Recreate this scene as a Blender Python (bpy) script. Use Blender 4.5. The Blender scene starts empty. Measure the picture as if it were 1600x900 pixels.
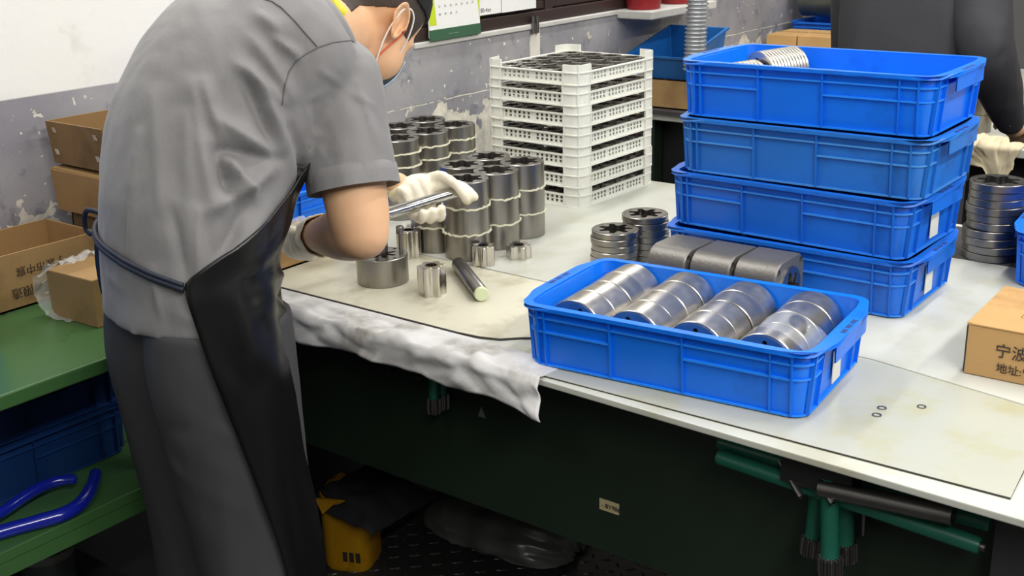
import bpy, bmesh, math, random
from math import sin, cos, pi, radians, sqrt
from mathutils import Vector, Matrix, noise
from mathutils.geometry import tessellate_polygon
random.seed(7)
V = Vector
scene = bpy.context.scene
COL = scene.collection

# ------------------------------------------------------------------ camera
CAM = V((0, 0, 1.498))
FW = V((-0.58386, 0.74730, -0.31725)); RT = V((0.79290, 0.60884, -0.02506)); UP = V((-0.17442, 0.26618, 0.94801))
FPX = 1836.8
cam_d = bpy.data.cameras.new('camera'); cam = bpy.data.objects.new('camera', cam_d); COL.objects.link(cam)
M = Matrix((RT, UP, -FW)).transposed().to_4x4(); M.translation = CAM
cam.matrix_world = M
cam_d.sensor_width = 36.0; cam_d.lens = FPX / 1600 * 36.0; cam_d.clip_start = 0.05; cam_d.clip_end = 60
scene.camera = cam
def ray(px, py): return FW * FPX + RT * (px - 800) + UP * (450 - py)
def U(px, py, z=.8): d = ray(px, py); return CAM + d * ((z - CAM.z) / d.z)
def UX(px, py, x): d = ray(px, py); return CAM + d * (x / d.x)
def UY(px, py, y): d = ray(px, py); return CAM + d * (y / d.y)
def UD(px, py, D): return CAM + ray(px, py) / FPX * D

# ------------------------------------------------------------------ world, lamps, exposure
w = bpy.data.worlds.new('world'); scene.world = w; w.use_nodes = True
w.node_tree.nodes['Background'].inputs[0].default_value = (.86, .93, 1, 1)
w.node_tree.nodes['Background'].inputs[1].default_value = .10
vs = scene.view_settings
vs.view_transform = 'Standard'; vs.look = 'None'; vs.gamma = 1; vs.use_curve_mapping = False
vs.exposure = 0.0
LAMPS = [(-1.75, 1.2), (-1.75, 3.4), (-.35, 2.3), (-.35, 4.6), (.8, .5), (.9, 2.9), (2.3, 1.6), (-.75, -.7), (1.0, -.9)]
POWER = [20, 24, 21, 24, 40, 26, 42, 6, 32]
TILT = [0, 0, 0, 0, 20, 10, 25, 0, 15]   # tilt added to the aisle-side lamps to brighten the worker's near sleeve
for i, (lx, ly) in enumerate(LAMPS):
    ld = bpy.data.lights.new('tube_light', 'AREA'); ld.shape = 'RECTANGLE'; ld.size = .12; ld.size_y = 1.25
    ld.energy = POWER[i]; ld.color = (1, .985, .955)
    lo = bpy.data.objects.new('tube_light', ld); COL.objects.link(lo); lo.location = (lx, ly, 2.70); lo.rotation_euler = (0, radians(TILT[i]), 0)

# ------------------------------------------------------------------ helpers
def tag(o, label=None, cat=None, group=None, kind=None):
    if label: o['label'] = label
    if cat: o['category'] = cat
    if group: o['group'] = group
    if kind: o['kind'] = kind
    return o
def empty(name, loc=(0, 0, 0), rz=0, label=None, cat=None, group=None, kind=None):
    o = bpy.data.objects.new(name, None); COL.objects.link(o); o.empty_display_size = .05
    o.location = loc; o.rotation_euler = (0, 0, rz)
    return tag(o, label, cat, group, kind)
def copy_tree(o, parent=None):
    c = o.copy(); COL.objects.link(c); c.parent = parent
    for ch in list(o.children): copy_tree(ch, c)
    return c
class MB:
    def __init__(s): s.v = []; s.f = []
    def add(s, vs_, fs):
        n = len(s.v); s.v += [V(p) for p in vs_]; s.f += [[i + n for i in f] for f in fs]; return s
    def box(s, a, b):
        (x0, y0, z0), (x1, y1, z1) = a, b
        return s.add([(x0,y0,z0),(x1,y0,z0),(x1,y1,z0),(x0,y1,z0),(x0,y0,z1),(x1,y0,z1),(x1,y1,z1),(x0,y1,z1)],
                     [(3,2,1,0),(4,5,6,7),(0,1,5,4),(1,2,6,5),(2,3,7,6),(3,0,4,7)])
    def obox(s, c, ax, ay, az):   # centre, half vectors
        c, ax, ay, az = V(c), V(ax), V(ay), V(az)
        p = [c + ax*i + ay*j + az*k for k in (-1, 1) for i, j in ((-1,-1),(1,-1),(1,1),(-1,1))]
        return s.add(p, [(3,2,1,0),(4,5,6,7),(0,1,5,4),(1,2,6,5),(2,3,7,6),(3,0,4,7)])
    def rings(s, rs, closed=True, caps=True):
        n = len(rs[0]); m = len(rs); vs_ = [p for r in rs for p in r]; fs = []
        for i in range(m - 1):
            for j in range(n if closed else n - 1):
                k = (j + 1) % n
                fs.append((i*n + j, i*n + k, (i+1)*n + k, (i+1)*n + j))
        if caps and closed: fs += [tuple(range(n - 1, -1, -1)), tuple((m-1)*n + j for j in range(n))]
        return s.add(vs_, fs)
    def tube(s, pts, rad, n=12, caps=True, flat=1.0):
        pts = [V(p) for p in pts]; m = len(pts)
        if not isinstance(rad, (list, tuple)): rad = [rad] * m
        rs = []; up = None
        for i, p in enumerate(pts):
            t = (pts[min(i+1, m-1)] - pts[max(i-1, 0)]).normalized()
            if up is None: up = t.orthogonal().normalized()
            up = (up - t * up.dot(t)).normalized(); b = t.cross(up)
            rs.append([p + (up * cos(2*pi*j/n) + b * sin(2*pi*j/n) * flat) * rad[i] for j in range(n)])
        return s.rings(rs, caps=caps)
    def lathe(s, prof, n=32, c=(0, 0, 0)):
        c = V(c)
        return s.rings([[c + V((r*cos(2*pi*j/n), r*sin(2*pi*j/n), z)) for j in range(n)] for r, z in prof], caps=False)
    def plate(s, outer, holes, z0, z1, ch=0.0, zt=None):   # solid plate with holes (2-D loops)
        def inset(lp, d):
            n = len(lp); cx = sum(p[0] for p in lp)/n; cy = sum(p[1] for p in lp)/n
            return [(cx + (p[0]-cx)*(1 - d/max(1e-6, math.hypot(p[0]-cx, p[1]-cy))), cy + (p[1]-cy)*(1 - d/max(1e-6, math.hypot(p[0]-cx, p[1]-cy)))) for p in lp]
        top = inset(outer, ch) if ch else outer
        for z, o_, flip in ((z0, top, True), (z1, top, False)):
            loops = [[V((x, y, 0)) for x, y in o_]] + [[V((x, y, 0)) for x, y in h] for h in holes]
            flatp = [p for l in loops for p in l]
            tris = tessellate_polygon(loops)
            vs_ = [(p.x, p.y, z) for p in flatp]; fs = []
            for t in tris:
                a, b, c = (flatp[i] for i in t)
                ccw = (b - a).cross(c - a).z > 0
                fs.append(t if ccw != flip else t[::-1])
            s.add(vs_, fs)
        lv = [(top, z0), (outer, z0 + ch), (outer, z1 - ch), (top, z1)] if ch else [(outer, z0), (outer, z1)]
        s.rings([[(x, y, z) for x, y in l] for l, z in lv], caps=False)
        for h in holes:
            s.rings([[(x, y, z1) for x, y in h], [(x, y, z0) for x, y in h]], caps=False)
        return s
    def mesh(s, name, mat=None, smooth=False, angle=None, weld=True):
        me = bpy.data.meshes.new(name); me.from_pydata([tuple(p) for p in s.v], [], s.f)
        if weld or smooth:
            bm = bmesh.new(); bm.from_mesh(me); bmesh.ops.remove_doubles(bm, verts=bm.verts, dist=1e-5)
            bmesh.ops.recalc_face_normals(bm, faces=bm.faces)
            bm.to_mesh(me); bm.free()
        if mat: me.materials.append(mat)
        if smooth:
            me.shade_smooth() if hasattr(me, 'shade_smooth') else None
            if angle: me.set_sharp_from_angle(angle=radians(angle))
        me.update(); return me
    def build(s, name, mat, parent=None, smooth=False, angle=35, bevel=0, loc=None):
        return obj(name, s.mesh(name, mat, smooth, angle), parent, bevel, loc)
def obj(name, me, parent=None, bevel=0, loc=None, rz=0):
    o = bpy.data.objects.new(name, me); COL.objects.link(o); o.parent = parent
    if loc is not None: o.location = loc
    if rz: o.rotation_euler = (0, 0, rz)
    if bevel:
        b = o.modifiers.new('bevel', 'BEVEL'); b.width = bevel; b.segments = 2; b.limit_method = 'ANGLE'
    return o
def circle(r, n=24, cx=0, cy=0, a0=0): return [(cx + r*cos(a0 + 2*pi*i/n), cy + r*sin(a0 + 2*pi*i/n)) for i in range(n)]
def rrect(x0, y0, x1, y1, r, n=6):
    p = []
    for cx, cy, a in ((x1-r, y0+r, -90), (x1-r, y1-r, 0), (x0+r, y1-r, 90), (x0+r, y0+r, 180)):
        p += [(cx + r*cos(radians(a + 90*i/n)), cy + r*sin(radians(a + 90*i/n))) for i in range(n + 1)]
    return p
def catmull(pts, k=6):
    pts = [V(p) for p in pts]; out = []
    for i in range(len(pts) - 1):
        p0 = pts[max(i-1, 0)]; p1 = pts[i]; p2 = pts[i+1]; p3 = pts[min(i+2, len(pts)-1)]
        for j in range(k):
            t = j / k
            out.append(.5*((2*p1) + (p2-p0)*t + (2*p0-5*p1+4*p2-p3)*t*t + (3*p1-p0-3*p2+p3)*t**3))
    out.append(pts[-1]); return out
def text_obj(name, s, size, mat, parent, loc, xdir, ydir, ext=.0004):
    cu = bpy.data.curves.new(name, 'FONT'); cu.body = s; cu.size = size; cu.extrude = ext
    t = bpy.data.objects.new(name, cu); COL.objects.link(t)
    bpy.context.view_layer.update()
    me = bpy.data.meshes.new_from_object(t.evaluated_get(bpy.context.evaluated_depsgraph_get()))
    bpy.data.objects.remove(t); bpy.data.curves.remove(cu)
    me.materials.clear(); me.materials.append(mat)
    xd, yd = V(xdir).normalized(), V(ydir).normalized(); zd = xd.cross(yd)
    m = Matrix((xd, yd, zd)).transposed().to_4x4(); m.translation = V(loc)
    me.transform(m)
    return obj(name, me, parent)

# ------------------------------------------------------------------ materials
def lin(c): return tuple(((x/255)/12.92 if x/255 <= .04045 else ((x/255+.055)/1.055)**2.4) for x in c)
MATS = {}
def mat(name, rgb, rough=.5, metal=0.0, var=0.0, vscale=8, bump=0.0, bscale=60, spec=.5, stretch=None, dirt=None, dscale=5, dlo=.55, dhi=.7, trans=0, alpha=1, coat=0, sheen=0, rvar=0):
    m = bpy.data.materials.new(name); m.use_nodes = True; nt = m.node_tree; N = nt.nodes; L = nt.links
    b = N['Principled BSDF']; c = lin(rgb)
    b.inputs['Base Color'].default_value = (*c, 1); b.inputs['Roughness'].default_value = rough; b.inputs['Metallic'].default_value = metal
    b.inputs['Specular IOR Level'].default_value = spec
    if trans: b.inputs['Transmission Weight'].default_value = trans
    if alpha < 1: b.inputs['Alpha'].default_value = alpha
    if coat: b.inputs['Coat Weight'].default_value = coat; b.inputs['Coat Roughness'].default_value = .15
    if sheen: b.inputs['Sheen Weight'].default_value = sheen
    tc = N.new('ShaderNodeTexCoord'); mp = N.new('ShaderNodeMapping'); L.new(tc.outputs['Object'], mp.inputs[0])
    if stretch: mp.inputs['Scale'].default_value = stretch
    last = None
    if var or rvar:
        n1 = N.new('ShaderNodeTexNoise'); n1.inputs['Scale'].default_value = vscale; n1.inputs['Detail'].default_value = 5; L.new(mp.outputs[0], n1.inputs[0])
        if var:
            mr = N.new('ShaderNodeMapRange'); mr.inputs['From Min'].default_value = .25; mr.inputs['From Max'].default_value = .75
            mr.inputs['To Min'].default_value = 1 - var; mr.inputs['To Max'].default_value = 1 + var; L.new(n1.outputs[0], mr.inputs[0])
            mx = N.new('ShaderNodeMix'); mx.data_type = 'RGBA'; mx.blend_type = 'MULTIPLY'; mx.inputs[0].default_value = 1
            mx.inputs[6].default_value = (*c, 1); L.new(mr.outputs[0], mx.inputs[7]); last = mx.outputs[2]
        if rvar:
            m2 = N.new('ShaderNodeMapRange'); m2.inputs['To Min'].default_value = max(.02, rough - rvar); m2.inputs['To Max'].default_value = rough + rvar
            L.new(n1.outputs[0], m2.inputs[0]); L.new(m2.outputs[0], b.inputs['Roughness'])
    if dirt:
        n2 = N.new('ShaderNodeTexNoise'); n2.inputs['Scale'].default_value = dscale; n2.inputs['Detail'].default_value = 6; n2.inputs['Roughness'].default_value = .6; L.new(tc.outputs['Object'], n2.inputs[0])
        mr = N.new('ShaderNodeMapRange'); mr.inputs['From Min'].default_value = dlo; mr.inputs['From Max'].default_value = dhi; L.new(n2.outputs[0], mr.inputs[0])
        mx = N.new('ShaderNodeMix'); mx.data_type = 'RGBA'; L.new(mr.outputs[0], mx.inputs[0])
        if last: L.new(last, mx.inputs[6])
        else: mx.inputs[6].default_value = (*c, 1)
        mx.inputs[7].default_value = (*lin(dirt), 1); last = mx.outputs[2]
    if last: L.new(last, b.inputs['Base Color'])
    if bump:
        n3 = N.new('ShaderNodeTexNoise'); n3.inputs['Scale'].default_value = bscale; n3.inputs['Detail'].default_value = 4; L.new(mp.outputs[0], n3.inputs[0])
        bp = N.new('ShaderNodeBump'); bp.inputs['Strength'].default_value = bump; bp.inputs['Distance'].default_value = .004; L.new(n3.outputs[0], bp.inputs['Height']); L.new(bp.outputs[0], b.inputs['Normal'])
    MATS[name] = m; return m
steel = mat('steel', (158, 154, 148), .31, 1, var=.12, vscale=9, rvar=.07, stretch=(6, 6, .6))
steel_lying = mat('steel_lying', (196, 191, 182), .33, 1, var=.10, vscale=10, rvar=.06, stretch=(.6, 6, 6))
steel_dark = mat('steel_dark', (136, 133, 130), .34, 1, var=.12, vscale=12, rvar=.06)
steel_face = mat('steel_face', (150, 148, 146), .3, 1, var=.1, vscale=30)
chrome = mat('chrome', (200, 200, 200), .14, 1)
cast = mat('cast_iron', (122, 119, 114), .42, .55, var=.12, vscale=20, bump=.15, bscale=200)
blue = mat('blue_plastic', (6, 112, 232), .36, 0, var=.08, vscale=7, spec=.45, dirt=(12, 70, 150), dscale=9, dlo=.6, dhi=.85)
blue2 = mat('blue_plastic_faded', (34, 112, 198), .4, 0, var=.1, vscale=6, spec=.45, dirt=(20, 70, 130), dscale=8, dlo=.58, dhi=.85)
blue3 = mat('blue_plastic_old', (22, 104, 208), .38, 0, var=.1, vscale=6, spec=.45, dirt=(14, 62, 130), dscale=8, dlo=.58, dhi=.85)
EDGE = {}  # paler rib blues: light on up-facing ledges put into the colour
for bn_, ec_ in (('blue_plastic', (34, 134, 244)), ('blue_plastic_faded', (72, 144, 216)), ('blue_plastic_old', (52, 134, 228))): EDGE[bn_] = mat(bn_ + '_lit_rib', ec_, .34, 0, var=.06, vscale=9, spec=.5)
white_pl = mat('white_plastic', (228, 228, 218), .4, var=.03, vscale=10)
cardb = mat('cardboard', (190, 150, 96), .8, var=.08, vscale=7, bump=.1, bscale=120, dirt=(150, 112, 66), dscale=6, dlo=.55, dhi=.8)
cardb_dk = mat('cardboard_old', (140, 110, 70), .82, var=.12, vscale=6, bump=.1, bscale=120, dirt=(92, 68, 42), dscale=5, dlo=.5, dhi=.75)
ink = mat('ink', (58, 48, 40), .7)
cream = mat('bench_sheet', (198, 199, 189), .32, var=.05, vscale=5, spec=.4, dirt=(182, 180, 158), dscale=7, dlo=.5, dhi=.72)
matm = mat('bench_mat', (206, 202, 182), .4, var=.06, vscale=6, spec=.4, dirt=(170, 164, 138), dscale=9, dlo=.52, dhi=.75)
glassm = mat('plastic_sheet', (182, 183, 170), .22, var=.05, vscale=4, spec=.5, dirt=(178, 176, 146), dscale=6, dlo=.5, dhi=.62)
edge_dk = mat('dark_rubber', (52, 48, 42), .5)
clothw = mat('white_cloth', (206, 205, 204), .85, var=.08, vscale=12, dirt=(140, 135, 122), dscale=11, dlo=.5, dhi=.75, bump=.15, bscale=90)
green_pt = mat('green_paint', (62, 100, 56), .3, var=.1, vscale=5, dirt=(48, 62, 46), dscale=13, dlo=.66, dhi=.7, spec=.5)
green_dk = mat('dark_green_paint', (30, 44, 32), .55, var=.15, vscale=6)
green_tool = mat('green_tool_paint', (32, 104, 84), .35, var=.15, vscale=14)
black_m = mat('black_metal', (30, 31, 31), .5, var=.1)
brown_fr = mat('brown_frame', (58, 45, 42), .4, var=.06)
paper = mat('paper', (236, 235, 232), .7)
floor_m = mat('floor_plate', (58, 58, 58), .45, .3, var=.2, vscale=4)
ceil_m = mat('ceiling_paint', (225, 225, 220), .9)
lampm = mat('lamp_white', (245, 245, 240), .4)

# wall: grey dado, cream wash above 1.15 m, flaked down to plaster in a band above the benches
def wall_material():
    m = bpy.data.materials.new('flaking_wall'); m.use_nodes = True; nt = m.node_tree; N = nt.nodes; L = nt.links
    b = N['Principled BSDF']; b.inputs['Roughness'].default_value = .62
    g = N.new('ShaderNodeNewGeometry'); sp = N.new('ShaderNodeSeparateXYZ'); L.new(g.outputs['Position'], sp.inputs[0])
    def noise_(sc, det=6, ro=.55, off=0):
        n = N.new('ShaderNodeTexNoise'); n.inputs['Scale'].default_value = sc; n.inputs['Detail'].default_value = det; n.inputs['Roughness'].default_value = ro
        mp = N.new('ShaderNodeMapping'); mp.inputs['Location'].default_value = (off, off*2, off*.7); L.new(g.outputs['Position'], mp.inputs[0]); L.new(mp.outputs[0], n.inputs[0]); return n.outputs[0]
    def rng(x, a, c, lo=0, hi=1):
        r = N.new('ShaderNodeMapRange'); r.inputs['From Min'].default_value = a; r.inputs['From Max'].default_value = c; r.inputs['To Min'].default_value = lo; r.inputs['To Max'].default_value = hi
        if isinstance(x, float): r.inputs[0].default_value = x
        else: L.new(x, r.inputs[0])
        return r.outputs[0]
    def math_(op, x, y):
        n = N.new('ShaderNodeMath'); n.operation = op
        for i, q in enumerate((x, y)):
            if isinstance(q, (int, float)): n.inputs[i].default_value = q
            else: L.new(q, n.inputs[i])
        return n.outputs[0]
    def mixc(f, a, c):
        n = N.new('ShaderNodeMix'); n.data_type = 'RGBA'; L.new(f, n.inputs[0])
        for i, q in ((6, a), (7, c)):
            if isinstance(q, tuple): n.inputs[i].default_value = (*lin(q), 1)
            else: L.new(q, n.inputs[i])
        return n.outputs[2]
    z = sp.outputs['Z']
    grey = mixc(rng(noise_(5), .35, .7), (138, 136, 142), (164, 162, 163))
    grey = mixc(rng(noise_(16, 8, .6, 3), .56, .72), grey, (112, 112, 122))
    cream_ = mixc(rng(noise_(7, 7, .6, 5), .62, .8), (232, 231, 225), (206, 202, 188))
    base = mixc(rng(z, 1.146, 1.149), mixc(rng(z, .70, .73), (44, 48, 46), grey), cream_)  # low wall coloured darker, the shade under the benches painted in
    # plaster band low on the wall, specks elsewhere on the grey
    lowz = rng(z, .89, 1.0, .13, -.16)
    patch = rng(math_('ADD', noise_(12, 8, .58, 9), lowz), .535, .55)
    specks = rng(noise_(46, 3, .5, 13), .675, .69)
    peel = math_('MAXIMUM', patch, specks)
    dz = math_('ABSOLUTE', math_('ADD', math_('SUBTRACT', z, .967), math_('MULTIPLY', noise_(6, 3, .5, 21), .012)), 0)
    crack = math_('MULTIPLY', rng(dz, .0012, .0020, 1, 0), math_('MULTIPLY', rng(noise_(20, 4, .5, 25), .40, .44), rng(sp.outputs['Y'], 1.9, 2.1)))
    peel = math_('MAXIMUM', peel, crack)
    peel = math_('MULTIPLY', math_('MULTIPLY', peel, rng(z, 1.143, 1.146, 1, 0)), rng(z, .70, .73))
    col = mixc(peel, base, mixc(rng(noise_(30, 5, .6, 2), .4, .65), (226, 220, 204), (188, 184, 174)))
    L.new(col, b.inputs['Base Color'])
    bp = N.new('ShaderNodeBump'); bp.inputs['Strength'].default_value = .5; bp.inputs['Distance'].default_value = .004
    L.new(math_('ADD', math_('MULTIPLY', peel, -.8), math_('MULTIPLY', noise_(60), .25)), bp.inputs['Height']); L.new(bp.outputs[0], b.inputs['Normal'])
    return m
wallm = wall_material()

# ------------------------------------------------------------------ setting
XW = -2.156
tag(MB().box((XW - .15, -2.5, 0), (XW, 2.36, 3.0)).box((XW - .15, 2.36, 0), (XW, 3.62, 1.12)).box((XW - .15, 2.36, 2.2), (XW, 3.62, 3.0)).box((XW - .15, 3.62, 0), (XW, 7.5, 3.0)).build('wall_left', wallm), kind='structure')
fl = tag(MB().box((XW, -2.5, -.06), (4, 7.5, 0)).build('floor', floor_m), kind='structure')
tag(MB().box((XW, -2.5, 3.0), (4, 7.5, 3.1)).build('ceiling', ceil_m), kind='structure')
tag(MB().box((4, -2.5, 0), (4.1, 7.5, 3.0)).build('wall_right', mat('shop_wall', (128, 128, 126), .8, var=.1, vscale=2)), kind='structure')
tag(MB().box((XW, -2.6, 0), (4, -2.5, 3.0)).build('wall_front', MATS['shop_wall']), kind='structure')
tag(MB().box((XW, 7.5, 0), (4, 7.6, 3.0)).build('wall_back', mat('far_wall', (150, 150, 148), .8, var=.1, vscale=2)), kind='structure')
# raised diamond tread of the floor plate under the bench
tr = MB()
for i in range(46):
    for j in range(26):
        x = -2.0 + i*.035; y = 1.2 + j*.035; a = radians(45 if (i + j) % 2 else -45)
        d = V((cos(a), sin(a), 0)); n = V((-sin(a), cos(a), 0))
        tr.add([V((x, y, 0)) + d*.014, V((x, y, 0)) + n*.004, V((x, y, 0)) - d*.014, V((x, y, 0)) - n*.004, V((x, y, .0025)) + d*.008, V((x, y, .0025)) - d*.008], [(0, 1, 4), (1, 2, 5, 4), (2, 3, 5), (3, 0, 4, 5)])
tag(tr.build('floor_tread', mat('tread_steel', (96, 96, 96), .35, .7), fl), kind='stuff')
# ceiling lamps: housings with the light under each
for i, (lx, ly) in enumerate(LAMPS):
    e = empty('ceiling_lamp', (lx + .022*sin(radians(TILT[i])), ly, 2.70 + .022*cos(radians(TILT[i]))), 0, 'white fluorescent batten lamp hanging under the ceiling', 'lamp', 'ceiling batten lamps')
    MB().box((-.075, -.64, .0), (.075, .64, .05)).build('housing', lampm, e, bevel=.008).rotation_euler = (0, radians(TILT[i]), 0)
    for s_ in (-.5, .5): MB().tube([(0, s_, .05), (0, s_, .28)], .006, 8).build('hanger', lampm, e)

# window: sill, brown frame, panes
win = empty('window_1', (XW, 2.99, 1.12), kind='structure')
def wchild(mb, name, m, **k):
    for p in mb.v: p -= V((XW, 2.99, 1.12))
    return mb.build(name, m, win, **k)
sillm = mat('plaster_sill', (196, 194, 188), .75, var=.08, vscale=12, bump=.3, bscale=60)
wchild(MB().box((XW - .15, 2.36, 1.112), (XW + .006, 3.62, 1.127)), 'window_sill', sillm, bevel=.003)
wchild(MB().box((XW - .05, 2.36, 1.127), (XW - .005, 3.62, 1.163)), 'frame_bottom', brown_fr, bevel=.003)
wchild(MB().box((XW - .05, 2.36, 1.166), (XW - .012, 3.62, 1.19)), 'sash_rail', brown_fr, bevel=.003)
wchild(MB().box((XW - .05, 2.36, 2.15), (XW - .005, 3.62, 2.2)), 'frame_top', brown_fr)
for y in (2.36, 2.97, 3.58): wchild(MB().box((XW - .05, y, 1.163), (XW - .008, y + .04, 2.15)), 'stile', brown_fr)
for y in (2.40, 3.01): wchild(MB().box((XW - .035, y, 1.19), (XW - .03, y + .57, 2.15)), 'pane', mat('dark_glass', (46, 44, 44), .1, spec=.6))
# ------------------------------------------------------------------ main workbench
bench = empty('workbench', (-.8, 1.93, 0), 0, 'long cream-topped workbench with dark green front panel', 'workbench')
def rel(mb, e):
    o = e.location; c, s = cos(-e.rotation_euler.z), sin(-e.rotation_euler.z)
    for p in mb.v:
        q = p - o; p.x, p.y, p.z = c*q.x - s*q.y, s*q.x + c*q.y, q.z
    return mb
def part(e, mb, name, m, **k): return rel(mb, e).build(name, m, e, **k)
part(bench, MB().plate([(-2.154, 1.343), (-1.06, 1.329), (.9, 1.268), (.9, 2.53), (-2.154, 2.53)], [], .787, .7972), 'tabletop', cream, bevel=.002)
part(bench, MB().box((-2.15, 1.425, .75), (.88, 2.50, .787)), 'frame', green_dk)
part(bench, MB().box((-2.10, 1.45, .45), (.85, 1.462, .765)), 'front_panel', green_dk)
part(bench, MB().box((-2.10, 2.40, .45), (.85, 2.412, .765)), 'rear_panel', green_dk)
for x in (-2.08, -.30, .80):
    for y in (1.43, 2.42): part(bench, MB().box((x - .03, y - .03, 0), (x + .03, y + .03, .765)), 'leg', mat('leg_paint', (58, 60, 60), .5) if 'leg_paint' not in MATS else MATS['leg_paint'])
sk = part(bench, MB().box((-.96, 1.4485, .528), (-.922, 1.45, .548)), 'sticker', mat('old_sticker', (196, 182, 138), .6))
text_obj('sticker_text', '- BY986', .011, ink, bench, V((-.955, 1.448, .534)) - bench.location, (1, 0, 0), (0, 0, 1))
part(bench, MB().add([(-1.215, 1.4485, .63), (-1.198, 1.4485, .63), (-1.207, 1.4485, .65), (-1.215, 1.4495, .63), (-1.198, 1.4495, .63), (-1.207, 1.4495, .65)], [(0, 1, 2), (5, 4, 3), (0, 3, 4, 1), (1, 4, 5, 2), (2, 5, 3, 0)]), 'triangle_sticker', mat('grey_sticker', (120, 122, 116), .5))
# mats and sheets lying on the top
def sheet(name, loop, z0, z1, m, label, cat, edge=None, er=.0012):
    e = empty(name, (loop[0][0], loop[0][1], z0), 0, label, cat)
    mb = MB().plate(loop, [], z0, z1); part(e, mb, 'sheet', m)
    if edge:
        part(e, MB().tube([(x, y, (z0 + z1)/2) for x, y in edge], er, 8), 'rim', edge_dk, smooth=True)
    return e
front = [(-2.1, 1.406), (-1.22, 1.407), (-1.175, 1.411), (-1.14, 1.422), (-1.115, 1.446), (-1.08, 1.47)]
sheet('bench_mat', front + [(-1.08, 1.702), (-2.1, 1.722)], .7972, .8, matm, 'cream rubber mat with a dark curved front edge under the loose rotors', 'mat', front, .0023)
sheet('bench_mat', [(-2.14, 1.728), (-1.078, 1.708), (-1.078, 2.52), (-2.14, 2.52)], .7972, .8, cream, 'cream mat under the tied ring bundles and white crates', 'mat')
sheet('bench_sheet', [(-1.072, 1.336), (-.304, 1.346), (-.312, 1.44), (-.33, 1.62), (-.60, 1.672), (-1.072, 1.70)], .7972, .8, glassm, 'yellowed clear plastic sheet under the near blue crate at the bench edge', 'plastic sheet', [(-1.072, 1.336), (-.90, 1.339), (-.304, 1.346), (-.312, 1.44)])
sheet('bench_sheet', [(-1.072, 1.705), (-.60, 1.677), (-.325, 1.625), (.85, 1.60), (.85, 2.27), (-1.072, 2.27)], .7972, .7995, cream, 'pale sheet under the stacked blue crates', 'plastic sheet')
sheet('dark_plate', [(-1.0, 2.275), (.5, 2.275), (.5, 2.50), (-1.0, 2.50)], .7972, .8, mat('dark_plate', (92, 90, 86), .4, .5, var=.2), 'dark metal plate under the tall ring pile at the bench back', 'metal plate')
for k, (px, py) in enumerate([(1370, 649), (1378, 638), (1440, 636)]):
    p = U(px, py, .8)
    mb = MB().plate(circle(.0065, 20), [circle(.0045, 20)], 0, .0012)
    o = tag(mb.build('washer', steel, smooth=True), ['thin washer on the yellowed sheet, nearest the crate corner', 'thin washer just behind another washer on the yellowed sheet', 'thin washer lying alone on the yellowed sheet'][k], 'washer', 'washers on the plastic sheet')
    o.location = (p.x, p.y, .8)

# crumpled white cloth over the front edge
def cloth():
    mb = MB(); nx, nt = 150, 34; g = []
    for i in range(nx + 1):
        s = i / nx; x = -1.80 + s * .815
        r = []
        tail = max(0, (s - .80) / .20)
        hang = .050 + .012*noise.noise((x*9, 3, 1)) + .010*max(0, 1 - s*3) + .012*tail**1.5
        for j in range(nt + 1):
            t = j / nt; L0 = .085*(1 - .75*tail); tot = L0 + hang; d = t * tot
            n1 = noise.noise((x*16, d*30, 2.0)); n2 = noise.noise((x*38 + d*30, d*46, 5.0)); n3 = noise.noise((x*9 - d*22, d*12, 8.0))
            wr = .008*n1 + .0055*n2 + .007*abs(n3)
            if d < L0: p = V((x, 1.4015 - (.073)*(d/L0), .7982 + max(0, wr + .002) * min(1, d/.03)))
            else:
                h = d - L0; rr = min(1, h/.012)
                p = V((x + .012*n3*h/.05 + .03*tail*h/.08, 1.3285 - .006*rr - .004 - max(-.0035, wr)*rr - .02*tail*h/.08, .803 - h))
            r.append(p)
        g.append(r)
    mb.rings(g, closed=False)
    o = mb.build('white_cloth', clothw, smooth=True, angle=180)
    so = o.modifiers.new('thick', 'SOLIDIFY'); so.thickness = .0016; so.offset = 1
    tag(o, 'crumpled dirty white cloth draped over the bench front edge', 'cloth')
cloth()

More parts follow.
